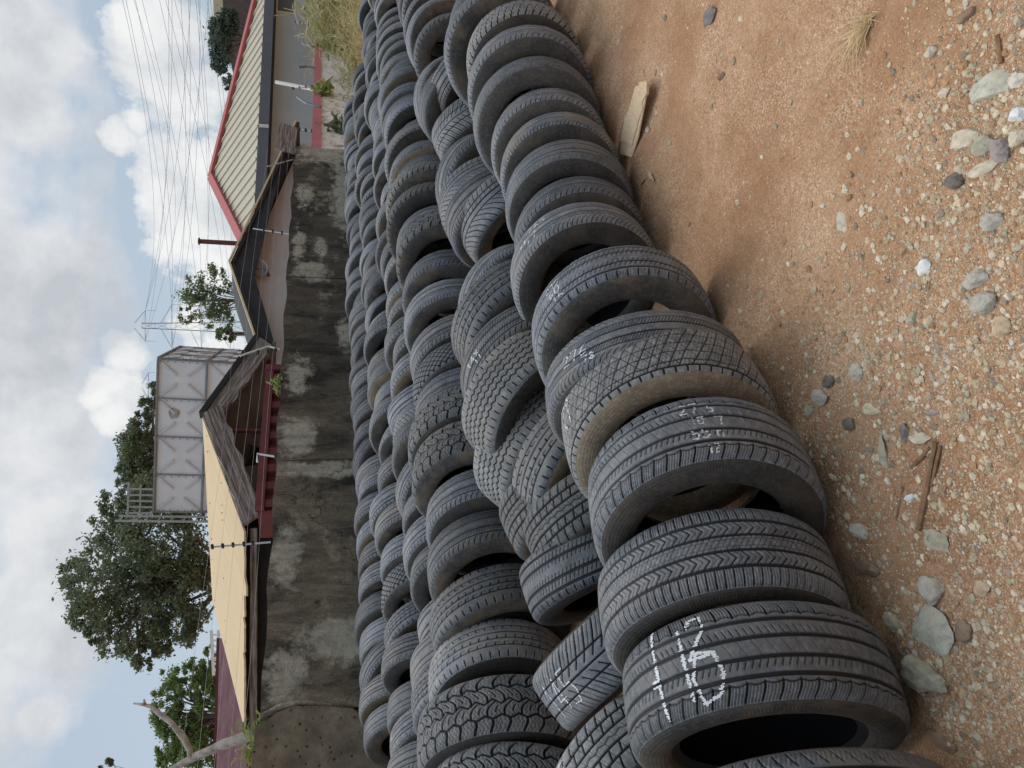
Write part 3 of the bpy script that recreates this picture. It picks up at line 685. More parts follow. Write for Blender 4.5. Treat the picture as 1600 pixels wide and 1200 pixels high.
ck=t.n('ShaderNodeTexVoronoi',{'Vector':t.n('ShaderNodeVectorMath',{0:v,1:t.n('ShaderNodeTexNoise',{'Vector':v,'Scale':3.,'Detail':6.}).outputs['Color']},operation='ADD').outputs[0],'Scale':.55},feature='DISTANCE_TO_EDGE').outputs['Distance']; c=t.mix(t.ramp(ck,[(.0,.85),(.006,0)]),c,(.02,.018,.015))
M_WALL=t.out(c,.95,t.bump(t.math('ADD',t.math('MULTIPLY',sp,.6),fn),.45,.02),.15)
t=NT('mud_render'); v=t.obj(); f=t.noise(v,5,7,.7)
vo=t.n('ShaderNodeTexVoronoi',{'Vector':v,'Scale':16.}).outputs['Distance']
c=t.ramp(f,[(.3,(.10,.08,.058)),(.5,(.19,.15,.105)),(.72,(.33,.27,.19))]); c=t.mix(t.ramp(vo,[(.1,.8),(.2,0)]),c,(.03,.026,.02))
M_MUD=t.out(c,.95,t.bump(t.math('ADD',f,t.ramp(vo,[(.1,0),(.25,.6)])),.5,.02),.15)
wl=empty('boundary_wall',(5,WY,0)); tag(wl,'tall soot stained concrete yard wall behind the tyre rows','wall')
def wpanel(x0,x1,yf,zt,mat=M_WALL,nm='wall_panel'):
    M=MB(); n=max(2,int((x1-x0)/.15)); vs=[];fs=[]
    zs=[.2,1.0,1.6]
    for i in range(n+1):
        x=x0+(x1-x0)*i/n
        top=zt+.012*math.sin(x*7)+random.uniform(-.006,.006)
        ys=yf+.006*math.sin(x*3)
        for z in zs+[top]: vs.append((x,ys,z))
        vs.append((x,yf+.19,top)); vs.append((x,yf+.19,.2))
    k=6
    for i in range(n):
        for j in range(5): fs.append((i*k+j,(i+1)*k+j,(i+1)*k+j+1,i*k+j+1))
    fs.append(tuple(range(k))); fs.append(tuple(n*k+j for j in range(k))[::-1])
    M.add(vs,fs); return M.build(nm,mat,wl)
wpanel(2.64,5.175,WY,1.905); wpanel(5.19,8.22,WY+.008,1.91); wpanel(8.235,11.66,WY,1.915)
M=MB(); M.box((2.5,WY+.05,.2),(11.6,WY+.16,1.88)); M.build('wall_core',M_MUD,wl)
pl=[(-3,.2),(2.36,.2),(2.42,.75),(2.43,1.02),(2.50,1.12),(2.60,1.22),(2.64,1.45),(2.66,1.66),(2.62,1.78),(2.56,1.86),(2.52,1.93),(2.0,1.95),(.5,1.93),(-3,1.94)]
M=MB(); M.slab([(x,WY-.075,z) for x,z in pl],.27,Vector((0,-1,0))); M.build('mud_panel',M_MUD,wl)
# plaster lip around the bulging mud panel
M=MB(); lip=[(2.62,1.9),(2.68,1.75),(2.70,1.6),(2.66,1.4),(2.63,1.22)]
M.tube([(x,WY-.03,z) for x,z in lip],[.02,.03,.025,.02,.012],7); M.build('broken_edge',M_WALL,wl,True)
# electric fence above the wall
M_GALV=simple('galvanised',(.55,.56,.57),.5,.15,30,metal=.3); M_FW=simple('wire_grey',(.45,.45,.45),.5,.1,20); M_PVC=simple('white_paint',(.75,.74,.7),.6,.08,20); M_BLK=simple('black_plastic',(.02,.02,.02),.6,.2,20)
def fpost(pts,r,mat,label,ins):
    P=[Vector(p) for p in pts]; o=MB().tube(P,r,7).build('fence_post',mat,off=P[0]); tag(o,label,'fence post','electric fence posts on the wall')
    for k in ins:
        q=P[0].lerp(P[-1],k)
        MB().tube([q+Vector((0,-.03,0)),q+Vector((0,.02,0))],.014,6).build('insulator',M_BLK,o)
fy=WY+.08
def wp(x,y,dy=0.): return aty(x,y,fy+dy)
fpost([wp(423,847),wp(329,855)],.009,M_GALV,'slim grey fence post with black insulators before the tan roof',[.3,.45,.63,.8,.97])
fpost([wp(434,714),wp(402,709),wp(402,722)],.011,M_PVC,'short white bent fence post in front of the red container',[.1])
fpost([wp(437,546),wp(420,541),wp(375,556)],.012,M_PVC,'white curved fence post crossing the right fascia board',[.1,.3,.55])
fpost([wp(452,366),wp(395,357)],.008,M_PVC,'thin white fence post in front of the pale shed wall',[.2,.45,.7])
fpost([wp(463,248),wp(418,260)],.008,M_GALV,'thin grey fence post by the weathered planks at the wall corner',[.1,.4])
for k,z in enumerate((2.02,2.12,2.22,2.33,2.44)):
    pts=[(x,fy-.02+.008*math.sin(x+k),z+.012*math.sin(x*1.3+k)+(x-4)*.0015*(k-2)) for x in np.linspace(-1,11.7,26)]
    tag(MB().tube(pts,.001,4).build('fence_wire',M_FW,off=pts[0]),'thin electric fence wire strung above the stained wall','wire','electric fence wires')
# far wall with pink coping
P0=Vector((11.62,6.36,0)); P1=Vector((44,14.2,0)); wd=(P1-P0).normalized(); wn=Vector((wd.y,-wd.x,0))
t=NT('washed_render'); v=t.obj(); st=t.noise(t.obj((1.,1.,3.)),1.4,8,.75); sp=t.noise(v,5,6,.7)
c=t.ramp(st,[(.32,(.28,.25,.2)),(.43,(.62,.58,.5)),(.55,(.76,.73,.67)),(.7,(.82,.8,.75))]); c=t.mix(t.ramp(sp,[(.56,0),(.66,.85)]),c,(.15,.14,.11))
M_WASH=t.out(c,.95,t.bump(sp,.4,.02),.15)
M_PINK=simple('pink_paint',(.46,.15,.165),.75,.12,2.5)
fw=empty('coped_wall',P0); tag(fw,'pale washed wall with pink coping running away behind the tyres','wall')
za=atp(502.5,229,P0,wn).z; zb=atp(501,0,P0,wn); 
zf=lambda s: za+(zb.z-za)*s/((zb-P0).dot(wd)/1.0)
Lw=(P1-P0).length
def wq(s,z,o=0.): return P0+wd*s-wn*o*-1*0+wn*o+Vector((0,0,z))
if wn.dot(EYE-P0)<0: wn=-wn
M=MB()
M.slab([wq(0,.2),wq(Lw,.2),wq(Lw,zf(Lw)),wq(0,zf(0))],.2,wn); M.build('wall_body',M_WASH,fw)
ch=atp(487.5,229,P0,wn).z-za
M=MB(); M.slab([wq(-.02,zf(0),.04),wq(Lw,zf(Lw),.04),wq(Lw,zf(Lw)+ch,.04),wq(-.02,zf(0)+ch,.04)],.28,wn); M.build('coping',M_PINK,fw)
def fpt(x,y,o=.0): return atp(x,y,P0+wn*o,wn)
M_STEEL=simple('grey_steel',(.14,.16,.18),.5,.2,20)
for a,b,c_,l in (((501,168),(480,162),(465,152),'bent dark grey steel bracket on the pink coping, nearest one'),((500,70),(486,74),(473,68),'bent dark grey bracket on the pink coping by the weeds'),((488,22),(483,24),(473,11),'farthest bent dark bracket above the grassy wall top'),((492,106),(478,104),(466,105),'bracket with a pale tip on the pink coping')):
    P=[fpt(*a,.05),fpt(*b,.05),fpt(*c_,.05)]
    tag(MB().tube(P,.03 if c_[1]>20 else .04,6).build('bracket',M_STEEL,off=P[0]),l,'bracket','steel brackets on the far wall')
P=[fpt(492,140,-.5),fpt(431,128,-.5)]
tag(MB().tube(P,.048,8).build('white_pole',M_PVC,off=P[0]),'white pole standing behind the pink coped wall','pole')
for x0,y0,x1,y1,n in ((462,34,488,40,5),(458,138,497,134,5),(468,202,497,206,4)):
    r=None
    Pa=fpt(x0,y0,-.1);Pb=fpt(x1,y1,-.1)
    rod=MB().tube([Pb-Vector((0,0,.2)),Pa],.012,5).build('insulator_rod',M_GALV,off=Pb); tag(rod,{34:'insulator rod near the grassy top of the far wall',138:'insulator rod crossing the white pole',202:'insulator rod closest to the wall corner planks'}[y0],'fence post','insulator rods on the far wall')
    for k in range(n):
        q=Pa.lerp(Pb,k/(n-1)); MB().tube([q-wn*.03,q+wn*.03],.024,6).build('insulator',M_BLK,rod)
# ------------------------------------------------------------------ shed with tan hip roof and weathered gable
def woodmat(name,c0,c1,vec):
    t=NT(name); f=t.noise(t.obj(vec),6,8,.75); g=t.noise(t.obj(),9,5,.65)
    c=t.ramp(f,[(.36,[x*.25 for x in c0]),(.46,c0),(.6,c1),(.75,[min(1,x*1.15) for x in c1])]); c=t.mix(t.ramp(g,[(.55,0),(.75,.7)]),c,c0)
    return t.out(c,.9,t.bump(f,.5,.02),.15)
M_FASC=woodmat('weathered_fascia',(.15,.12,.1),(.36,.32,.285),(.35,.35,9)); M_FASC2=woodmat('weathered_fascia_steep',(.15,.125,.105),(.38,.34,.3),(.35,2,8))
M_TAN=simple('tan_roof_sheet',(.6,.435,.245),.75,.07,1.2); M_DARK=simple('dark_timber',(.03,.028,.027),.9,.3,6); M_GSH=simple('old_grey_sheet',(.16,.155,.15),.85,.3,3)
GY=7.4
A=aty(316,652,GY);L=aty(381,830,GY);Rr=aty(428,532,GY)
E2=atz(381,1136,L.z);Hh=atz(332,940,A.z)
sh=empty('tan_roof_shed',(5.5,GY,0)); tag(sh,'old shed with tan hip roof and peeling grey gable boards','shed')
up=Vector((0,0,1))
M=MB();
# wavy tan sheet with a ragged lower edge
ed=[]; n=44
for k in range(n+1):
    q=L.lerp(E2,k/n); s=(A.lerp(Hh,.5)-L.lerp(E2,.5)).normalized()
    rag=-.03*random.random()-(.09 if 10<k<14 else 0)+(.07 if k in(20,28) else 0)
    ed.append(q+s*rag)
dn_=up*.02; tp=[A.lerp(Hh,k/n) for k in range(n+1)]; vs=[];fs=[]
for k in range(n+1):
    mdp=tp[k].lerp(ed[k],.5)+up*(.003*math.sin(k*1.7)); vs+=[tp[k],mdp,ed[k],ed[k]-dn_,mdp-dn_,tp[k]-dn_]
for k in range(n):
    for j in range(6): fs.append((k*6+j,k*6+(j+1)%6,(k+1)*6+(j+1)%6,(k+1)*6+j))
fs+=[tuple(range(6))[::-1],tuple(n*6+j for j in range(6))]
M.add(vs,fs); M.build('roof_sheet',M_TAN,sh)
NM=MB(); sln=(A.lerp(Hh,.5)-L.lerp(E2,.5)); rn=(Hh-A).cross(L-A).normalized(); rn=rn if rn.z>0 else -rn
for fr_ in (.12,.5,.86):
    for k in range(26):
        if random.random()<(.45 if fr_>.8 else .12):
            q=L.lerp(E2,(k+.5)/26).lerp(A.lerp(Hh,(k+.5)/26),fr_)+rn*.012; NM.bar(q,q+(E2-L).normalized()*random.uniform(.006,.022),.006,.006,rn)
NM.build('nail_heads',M_DARK,sh)
Bk=A.lerp(Hh,.8)-Vector((-.03,0,.05)); RB=Rr+(Hh-A)*.8; A_=A-Vector((0,0,.04))
M=MB(); M.slab([A_,Rr,RB,Bk],.03,Vector((.5,0,.8)).normalized()); M.build('roof_slope',M_GSH,sh)
def fascia(a,b,w,nm,mat,yo=-.06,th=.05):
    a=Vector(a)+Vector((0,yo,0));b=Vector(b)+Vector((0,yo,0)); d=(b-a); ln_=d.length; d.normalize()
    yv=Vector((0,1,0)); zv=d.cross(yv); 
    if zv.z<0: zv=-zv; 
    yv=zv.cross(d)
    M=MB(); N=24; vs=[];fs=[]; sk=d.z/max(.2,math.hypot(d.x,d.y))
    for k in range(N+1):
        x=ln_*k/N; ww=w*(1+.05*math.sin(k*1.3)+random.uniform(-.03,.03))
        x2=x if 0<k<N else x+ww*sk*1.0
        e=.012*math.sin(k*.9)
        vs+=[(x,0,e),(x2,0,e-ww),(x2,th,e-ww),(x,th,e)]
    for k in range(N):
        for j in range(4): fs.append((k*4+j,(k+1)*4+j,(k+1)*4+(j+1)%4,k*4+(j+1)%4))
    fs+=[(0,1,2,3),(N*4+3,N*4+2,N*4+1,N*4)]
    M.add(vs,fs); o=M.build(nm,mat)
    o.parent=sh; o.matrix_parent_inverse=Matrix.Translation(sh.location).inverted()
    o.matrix_basis=Matrix(((d.x,yv.x,zv.x,a.x),(d.y,yv.y,zv.y,a.y),(d.z,yv.z,zv.z,a.z),(0,0,0,1))); return o
al=aty(322,652,GY);
fascia(aty(318,655,GY),aty(381,829,GY),.235,'gable_board',M_FASC2); fascia(aty(318,651,GY),aty(405,531,GY),.24,'gable_board',M_FASC2)
# dark edge strip above right gable board
M=MB(); M.bar(aty(316,651,GY)+Vector((0,-.02,0)),aty(402,530,GY)+Vector((0,-.02,0)),.12,.07); M.build('verge_strip',M_DARK,sh)
e0=atz(400,832,atp(401,832,L,Vector((0,1,0))).z); 
ev=(E2-L); evn=Vector((ev.y,-ev.x,0)).normalized()
if evn.dot(EYE-L)<0: evn=-evn
def eavept(x,y,o=0.): return atp(x,y,L+evn*o,evn)
M=MB(); M.slab([eavept(391,826,-.05),eavept(390,1150,-.05),eavept(401,1150,-.05),eavept(402,826,-.05)],.05,evn); M.build('eave_board',M_FASC,sh)
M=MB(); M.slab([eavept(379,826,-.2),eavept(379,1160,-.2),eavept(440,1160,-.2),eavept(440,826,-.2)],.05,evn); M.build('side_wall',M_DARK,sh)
bw=GY+1.6
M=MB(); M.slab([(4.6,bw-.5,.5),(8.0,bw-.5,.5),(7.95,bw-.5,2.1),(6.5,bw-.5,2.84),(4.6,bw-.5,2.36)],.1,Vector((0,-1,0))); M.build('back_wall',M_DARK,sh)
M=MB(); M.slab([(7.2,GY+.9,2.05),(8.2,GY+.9,2.05),(8.1,GY+.9,2.34),(7.35,GY+.9,2.45)],.03,Vector((0,-1,0))); M.slab([(6.1,GY+.9,2.03),(7.05,GY+.9,2.05),(6.95,GY+.9,2.5),(6.2,GY+.9,2.42)],.03,Vector((0,-1,0))); M.build('stored_sheet',M_GSH,sh)
M_MAR=simple('maroon_steel',(.13,.035,.035),.7,.2,4)
M=MB(); M.bar((6.85,GY+.1,1.9),(6.88,GY+.1,2.62),.045,.045); M.bar((6.1,GY+.15,2.22),(8.3,GY+.15,2.2),.03,.03); M.build('steel_post',M_MAR,sh)
# red container between wall and shed
M_RED=simple('faded_red_paint',(.17,.042,.038),.7,.2,5)
ct=empty('container',(6.6,6.75,.5)); tag(ct,'faded red corrugated steel container showing over the wall','container')
cx0=aty(418,792,6.75).x;cx1=aty(425,574,6.75).x; ztop=aty(406,700,6.75).z
M=MB();vs=[];n=0;x=cx0
prof=[(0,0),(.10,0),(.13,.11),(.21,.11),(.24,0)]
pts=[]
while x<cx1:
    for a,d in prof[:-1]:
        if x+a<cx1: pts.append((x+a,6.75+d))
    x+=.24
pts.append((cx1,6.75))
for (xx,yy) in pts: vs+=[(xx,yy,.5),(xx,yy,ztop-.09)]
M.add(vs,[(2*k,2*k+2,2*k+3,2*k+1) for k in range(len(pts)-1)]); M.build('corrugated_side',M_RED,ct)
M=MB(); M.box((cx0,6.73,ztop-.09),(cx1,6.83,ztop)); M.build('top_rail',M_RED,ct)
M=MB(); M.box((cx0,6.82,.5),(cx1,7.3,ztop-.02)); M.build('roof_panel',M_RED,ct)
M=MB(); M.box((cx1-.07,6.715,.5),(cx1+.02,6.85,ztop+.01)); M.build('corner_post',M_RED,ct)
# ------------------------------------------------------------------ dark gabled shed with pale wall
SY=8.5
s2=empty('dark_gable_shed',(12,SY,0)); tag(s2,'shed with charcoal gable overhang and pale grey wall, cream roof edge','shed')
M_CHAR=simple('charcoal_soffit',(.032,.033,.038),.8,.35,3); M_PALE=simple('pale_grey_wall',(.56,.545,.53),.85,.1,1.,(1,1,2)); M_CREAM=simple('cream_trim',(.62,.52,.3),.7,.1,3)
a=aty(360,410,SY);l=aty(405,540,SY);r=aty(464,190,SY)
M=MB(); off=Vector((0,1.0,0))
M.slab([a,l,l+off,a+off],.06,Vector((-.4,0,.9)).normalized()); M.slab([a+Vector((.003,0,0)),a+off,r+off,r],.06,Vector((.3,0,.95)).normalized()); M.build('roof',M_CHAR,s2)
# gable boarding hanging below the verge
a2=aty(397,428,SY+.06);l2=aty(410,540,SY+.06);r2=aty(463,200,SY+.06); d_=Vector((0,.06,0))
M=MB(); M.slab([a+d_,l+d_,l2,aty(430,540,SY+.06),a2,aty(440,262,SY+.06),aty(462,196,SY+.06),r+d_],.04,Vector((0,-1,0))); M.build('gable_boards',M_CHAR,s2)
for p_,q_ in ((a,l),(a,r)):
    M=MB(); M.bar(p_+Vector((0,-.02,.02)),q_+Vector((0,-.02,.02)),.035,.03); M.build('verge_trim',M_CREAM,s2)
wz=SY+.5
M=MB(); M.slab([(l.x-.3,wz,.5),(r.x,wz,.5),(r.x,wz,r.z-.1),(a.x,wz,a.z-.1),(l.x-.3,wz,l.z-.15)],.15,Vector((0,-1,0))); M.build('wall',M_PALE,s2)
M=MB(); pk=[aty(438,190,SY-.05),aty(465,200,SY-.05),aty(461,240,SY-.05),aty(428,232,SY-.05)]
for k in range(3):
    u0,u1=k/3+.01,(k+1)/3-.01
    M.slab([pk[0].lerp(pk[1],u0),pk[0].lerp(pk[1],u1),pk[3].lerp(pk[2],u1),pk[3].lerp(pk[2],u0)],.03,Vector((0,-1,0)))
M.build('end_planks',M_FASC,s2)
# satellite dish
dc=aty(406,420,SY+.3); dn=Vector((-.75,-.55,.55)).normalized(); M=MB(); N=24; b0=dn.cross(up).normalized(); b1=b0.cross(dn)
vs=[];fs=[]
for j,(rad,dd) in enumerate(((0.01,.0),(.07,.01),(.12,.03),(.165,.055),(.168,.045),(.115,.02),(.01,-.012))):
    for k in range(N): th=2*PI*k/N; vs.append(dc+(b0*math.cos(th)+b1*math.sin(th))*rad+dn*(dd-.05))
for j in range(6):
    for k in range(N): fs.append((j*N+k,j*N+(k+1)%N,(j+1)*N+(k+1)%N,(j+1)*N+k))
M.add(vs,fs); ds=empty('satellite_dish',dc); tag(ds,'round grey white satellite dish on the pale shed wall','satellite dish'); M.build('reflector',M_PVC,ds,True)
M=MB(); M.tube([dc-dn*.1,dc-dn*.2,Vector((dc.x+.05,wz,dc.z-.15))],.025,7); M.build('bracket',M_STEEL,ds)
M=MB(); M.tube([dc-up*.16,dc+dn*.15-up*.05],.006,5); M.bar(dc+dn*.13-up*.05,dc+dn*.18-up*.05,.03,.03); M.build('feed_arm',M_STEEL,ds)
# ------------------------------------------------------------------ grey house with long span tan roof and red ridge
hb=empty('grey_house',(30,13,0)); tag(hb,'grey rendered house with tan ribbed hip roof and red ridge caps','house')
hap=dep(328,272,30.); 
hn=None
# eave line direction from its vanishing point
vpu=(600+2650)/FPX; ed=(cF+cR*((3260-600)/FPX)+cU*((800-513)/FPX)); ed.z=0; ed.normalize()
C0=dep(398,330,26.); nrm=Vector((ed.y,-ed.x,0)); 
if nrm.dot(EYE-C0)<0:nrm=-nrm
ez=atp(404,190,C0,nrm).z
def ep(x,y): return atp(x,y,C0,nrm)
el_=ep(396,400); er_=ep(412,-60); el_=Vector((el_.x,el_.y,ez)); er_=Vector((er_.x,er_.y,ez))
apx=atp(332,276,C0-nrm*4.,nrm)
rsl=(er_-el_).cross(apx-el_).normalized(); rsl=rsl if rsl.z>0 else -rsl
M_LSP=simple('tan_longspan',(.5,.44,.33),.6,.05,.6); M_RIDGE=simple('red_ridge',(.42,.11,.1),.65,.1,1.5); M_FGREY=simple('grey_fascia',(.12,.13,.155),.6,.1,1.5); M_HOUSE=simple('grey_render',(.55,.6,.61),.85,.05,.8)
M=MB(); M.slab([el_,er_,apx],.04,rsl)
n=int((er_-el_).length/.5); ex=(er_-el_).normalized(); sl=(apx-el_)-ex*((apx-el_).dot(ex)); ax=(apx-el_).dot(ex); Lt=(er_-el_).length
for k in range(1,n):
    s=k*Lt/n; f=(s/ax) if s<ax else (Lt-s)/(Lt-ax)
    b=el_+ex*s; M.bar(b+rsl*.02,b+sl*f*.985+rsl*.02,.09,.06,rsl)
M.build('roof',M_LSP,hb)
back=-nrm+ex*.45
M=MB(); M.slab([apx,er_,er_+back*9,apx+back*5],.04,Vector((.3,.3,.9)).normalized()); M.slab([apx,apx+back*5,el_+back*9,el_],.04,Vector((-.3,.2,.9)).normalized()); M.build('roof_slope',M_LSP,hb)
for q in(el_,er_):
    M=MB(); M.bar(apx+rsl*.09,q+rsl*.09,.34,.12,rsl); M.build('ridge_cap',M_RIDGE,hb)
M=MB(); fd=nrm*.02
M.slab([el_+fd,er_+fd,er_+fd-up*.36,el_+fd-up*.36],.05,nrm); M.build('fascia',M_FGREY,hb)
M=MB(); wi=-nrm*1.1
M.slab([el_+wi-up*.3,er_+wi-up*.3,er_+wi-up*4.5,el_+wi-up*4.5],.2,nrm); M.build('wall',M_HOUSE,hb)
M=MB(); M.slab([el_-up*.33,er_-up*.33,er_+wi-up*.33,el_+wi-up*.33],.03,up); M.build('soffit',M_CHAR,hb)
q=ep(404,198); M=MB(); q=Vector((q.x,q.y,ez)); M.bar(q+nrm*.06-up*.03,q+nrm*.06-up*.36,.1,.05); M.build('gutter_clip',M_PVC,hb)
wwp=atp(445,8,C0+wi,nrm); M=MB(); M.slab([wwp+nrm*.03-ex*.5+up*.35,wwp+nrm*.03+ex*1.4+up*.35,wwp+nrm*.03+ex*1.4-up*.45,wwp+nrm*.03-ex*.5-up*.45],.06,nrm); fr=M.build('window',M_PVC,hb)
M=MB(); M.slab([wwp+nrm*.05-ex*.4+up*.27,wwp+nrm*.05+ex*1.3+up*.27,wwp+nrm*.05+ex*1.3-up*.37,wwp+nrm*.05-ex*.4-up*.37],.01,nrm); M.build('pane',M_FGREY,fr)
# dark roof behind on the right
bh=empty('brown_roof_house',dep(360,40,42)); tag(bh,'dark brown roofed house rising behind the red ridge','house')
b0=[dep(372,150,40),dep(352,60,40),dep(345,-40,40),dep(410,-40,40),dep(410,150,40)]
M=MB(); M.slab(b0,3.,-cF); M.build('roof',simple('brown_tiles',(.09,.07,.06),.85,.25,6),bh)
M=MB(); M.slab([dep(355,28,44),dep(355,-30,44),dep(332,-30,44),dep(334,26,44)],2.,-cF); M.build('upper_wall',simple('ochre_wall',(.5,.42,.28),.85,.1,3),bh)
# steel H post
P=[aty(372,382,9.8),aty(311,377,9.8)]
hp=MB().bar(P[0]-up*1.2,P[1],.07,.07).build('steel_post',M_MAR,off=P[0]); tag(hp,'rusty maroon steel post rising behind the charcoal gable','post')
MB().bar(P[1]-Vector((.06,0,0)),P[1]+Vector((.06,0,0)),.1,.03).build('cap_plate',M_MAR,hp)
# ------------------------------------------------------------------ maroon roof at left and white railing
mr=empty('maroon_roof_house',dep(370,1150,13)); tag(mr,'long low house roof of maroon corrugated sheets behind the tan shed','house')
ma=dep(344,1000,14.5);mb=dep(338,1290,11.5);mc=dep(392,1290,9.6);md=dep(392,960,12.2)
t=NT('maroon_sheet'); v=t.obj(); f=t.noise(v,2,6,.65)
M_MROOF=t.out(t.ramp(f,[(.3,(.12,.045,.05)),(.55,(.2,.085,.09)),(.75,(.27,.15,.15))]),.6,None,.3)
M=MB(); nn=26; vs=[];fs=[]
# corrugation ridges run along the slope's long direction
for j in range(nn+1):
    u=j/nn; p0=ma.lerp(md,u);p1=mb.lerp(mc,u); h_=.05*math.cos(j*PI)
    vs+=[p0+up*h_,p1+up*h_]
for j in range(nn): fs.append((2*j,2*j+1,2*j+3,2*j+2))
M.add(vs,fs); M.build('roof',M_MROOF,mr)
M=MB(); M.bar(ma+up*.03,mb+up*.03,.12,.06); M.build('ridge_cap',M_MAR,mr)
mid=ma.lerp(mb,.5)
M=MB(); M.slab([md-up*.02+Vector((.1,.3,0)),mc-up*.02+Vector((.1,.3,0)),mc-up*1.9+Vector((.1,.3,0)),md-up*1.9+Vector((.1,.3,0))],.1,(EYE-md).normalized()); M.build('wall',M_PALE,mr)
rl=empty('white_railing',dep(338,1010,17)); tag(rl,'short white slatted railing peeking above the maroon roof','railing')
M=MB()
for k in range(7):
    M.bar(dep(329+k*.4,992+k*9,17),dep(350,992+k*9,17),.035,.035)
M.bar(dep(330,985,17),dep(334,1055,17),.05,.06);M.bar(dep(341,985,17),dep(342,1055,17),.05,.05); M.build('slats',M_PVC,rl)
# ------------------------------------------------------------------ sectional water tank
_b=math.radians(144); tx=Vector((math.sin(_b),math.cos(_b),0)); ty=Vector((-tx.y,tx.x,0))
if ty.dot(cF)<0: ty=-ty
T0=dep(240,799,20); pw=1.0; ph=1.17; zup=up; ln=math.radians(3.2); tx=tx*math.cos(ln)-zup*math.sin(ln); up=ty.cross(-tx).normalized() if ty.cross(-tx).z>0 else tx.cross(ty).normalized()
tk=empty('water_tank',T0-up*3.5); tag(tk,'big pale grey sectional steel water tank with X pressed panels','water tank')
M_TANK=simple('tank_grey',(.68,.705,.72),.45,.08,1.6); M_TJ=simple('tank_joint',(.22,.225,.23),.6,.2,8); M_TX=simple('tank_ridge',(.56,.57,.58),.55,.1,5)
def tankface(o,dx,nx,rows,nout):
    for i in range(nx):
        for j in range(rows):
            c0=o+dx*(pw*i)-up*(ph*j); f=nout*.02
            a_,b_,c_,d_=c0+dx*.012-up*.012,c0+dx*(pw-.012)-up*.012,c0+dx*(pw-.012)-up*(ph-.012),c0+dx*.012-up*(ph-.012)
            M=MB(); M.slab([a_,b_,c_,d_],.05,nout); pn=M.build('panel',M_TANK,tk)
            ce=(a_+c_)/2; K=MB()
            for q in(a_,b_,c_,d_):
                K.bar(q.lerp(ce,.14)+nout*.012,q.lerp(ce,.76)+nout*.03,.05,.05,nout)
            l1=a_.lerp(ce,.76);l2=d_.lerp(ce,.76)
            K.build('pressed_ridge',M_TX,pn)
    J=MB()
    for i in range(nx+1): J.bar(o+dx*(pw*i)+nout*.02,o+dx*(pw*i)-up*(ph*rows)+nout*.02,.034,.05,nout)
    for j in range(rows+1): J.bar(o-up*(ph*j)+nout*.03,o+dx*(pw*nx)-up*(ph*j)+nout*.03,.045,.06,nout)
    J.build('flange',M_TJ,tk)
    B=MB()
    for i in range(nx+1):
        for k in range(20):
            q=o+dx*(pw*i+ .05*(1 if i==0 else -1))-up*(ph*rows*k/20+.06)+nout*.03; B.bar(q,q+nout*.03,.025,.025)
    B.build('bolts',M_TJ,tk)
tankface(T0,tx,4,3,-ty); tankface(T0+tx*(pw*4),ty,3,3,tx)
M=MB(); M.slab([T0-up*.01,T0+tx*pw*4-up*.01,T0+tx*pw*4+ty*pw*3-up*.01,T0+ty*pw*3-up*.01],.05,up); M.build('cover',M_TANK,tk)
M=MB(); M.box((-.5,-.5,-.5),(.5,.5,.5)); 
for i,k in((0,0),(4,0),(0,3),(4,3)):
    pass
M=MB()
for i in range(5):
    for k in(0,3):
        q=T0+tx*(pw*i*.99+.02)+ty*(pw*k*.97+.05)-up*(ph*3); M.bar(q,q-up*3.2,.14,.14)
M.build('tower_frame',M_TJ,tk)
rc=T0+tx*(pw*1.28)-up*(.43)-ty*.012
M=MB(); vs=[rc+(tx*math.cos(a)*.13*(1+.15*math.sin(3*a))+up*math.sin(a)*.13) for a in np.linspace(0,2*PI,18,endpoint=False)]
q0=T0+tx*(pw*2.62)-up*.42-ty*.02
rs=[q0+(tx*math.cos(a)*.14*(1+.15*math.sin(3*a))+up*math.sin(a)*.13*(1+.1*math.cos(5*a))) for a in np.linspace(0,2*PI,22,endpoint=False)]
M=MB(); M.slab(rs,.006,-ty); M.build('rust_stain',simple('rust',(.4,.36,.32),.8,.6,14),tk)
up_t=up
M_LAD=simple('ladder_grey',(.33,.35,.34),.6,.1,20)
# access ladder cage at the left end
ld=empty('tank_ladder',T0-tx*.25-up*3); tag(ld,'pale steel access ladder with cage at the end of the tank','ladder')
M=MB()
for o in(.1,.5): M.bar(T0-tx*.1-ty*o+up*.8,T0-tx*.1-ty*o-up*3.4,.04,.04)
for k in range(14): M.bar(T0-tx*.1-ty*.1+up*(.7-.3*k),T0-tx*.1-ty*.5+up*(.7-.3*k),.025,.025)
M.build('ladder_rails',M_LAD,ld)
M=MB()
for k in range(5): M.bar(T0+tx*(-.05+.16*k)+up*.02,T0+tx*(-.05+.16*k)+up*.62,.035,.035)
M.bar(T0-tx*.1+up*.62,T0+tx*.75+up*.62,.04,.04);M.bar(T0-tx*.1+up*.33,T0+tx*.7+up*.33,.03,.03); M.build('guard_rail',M_LAD,ld)
up=zup
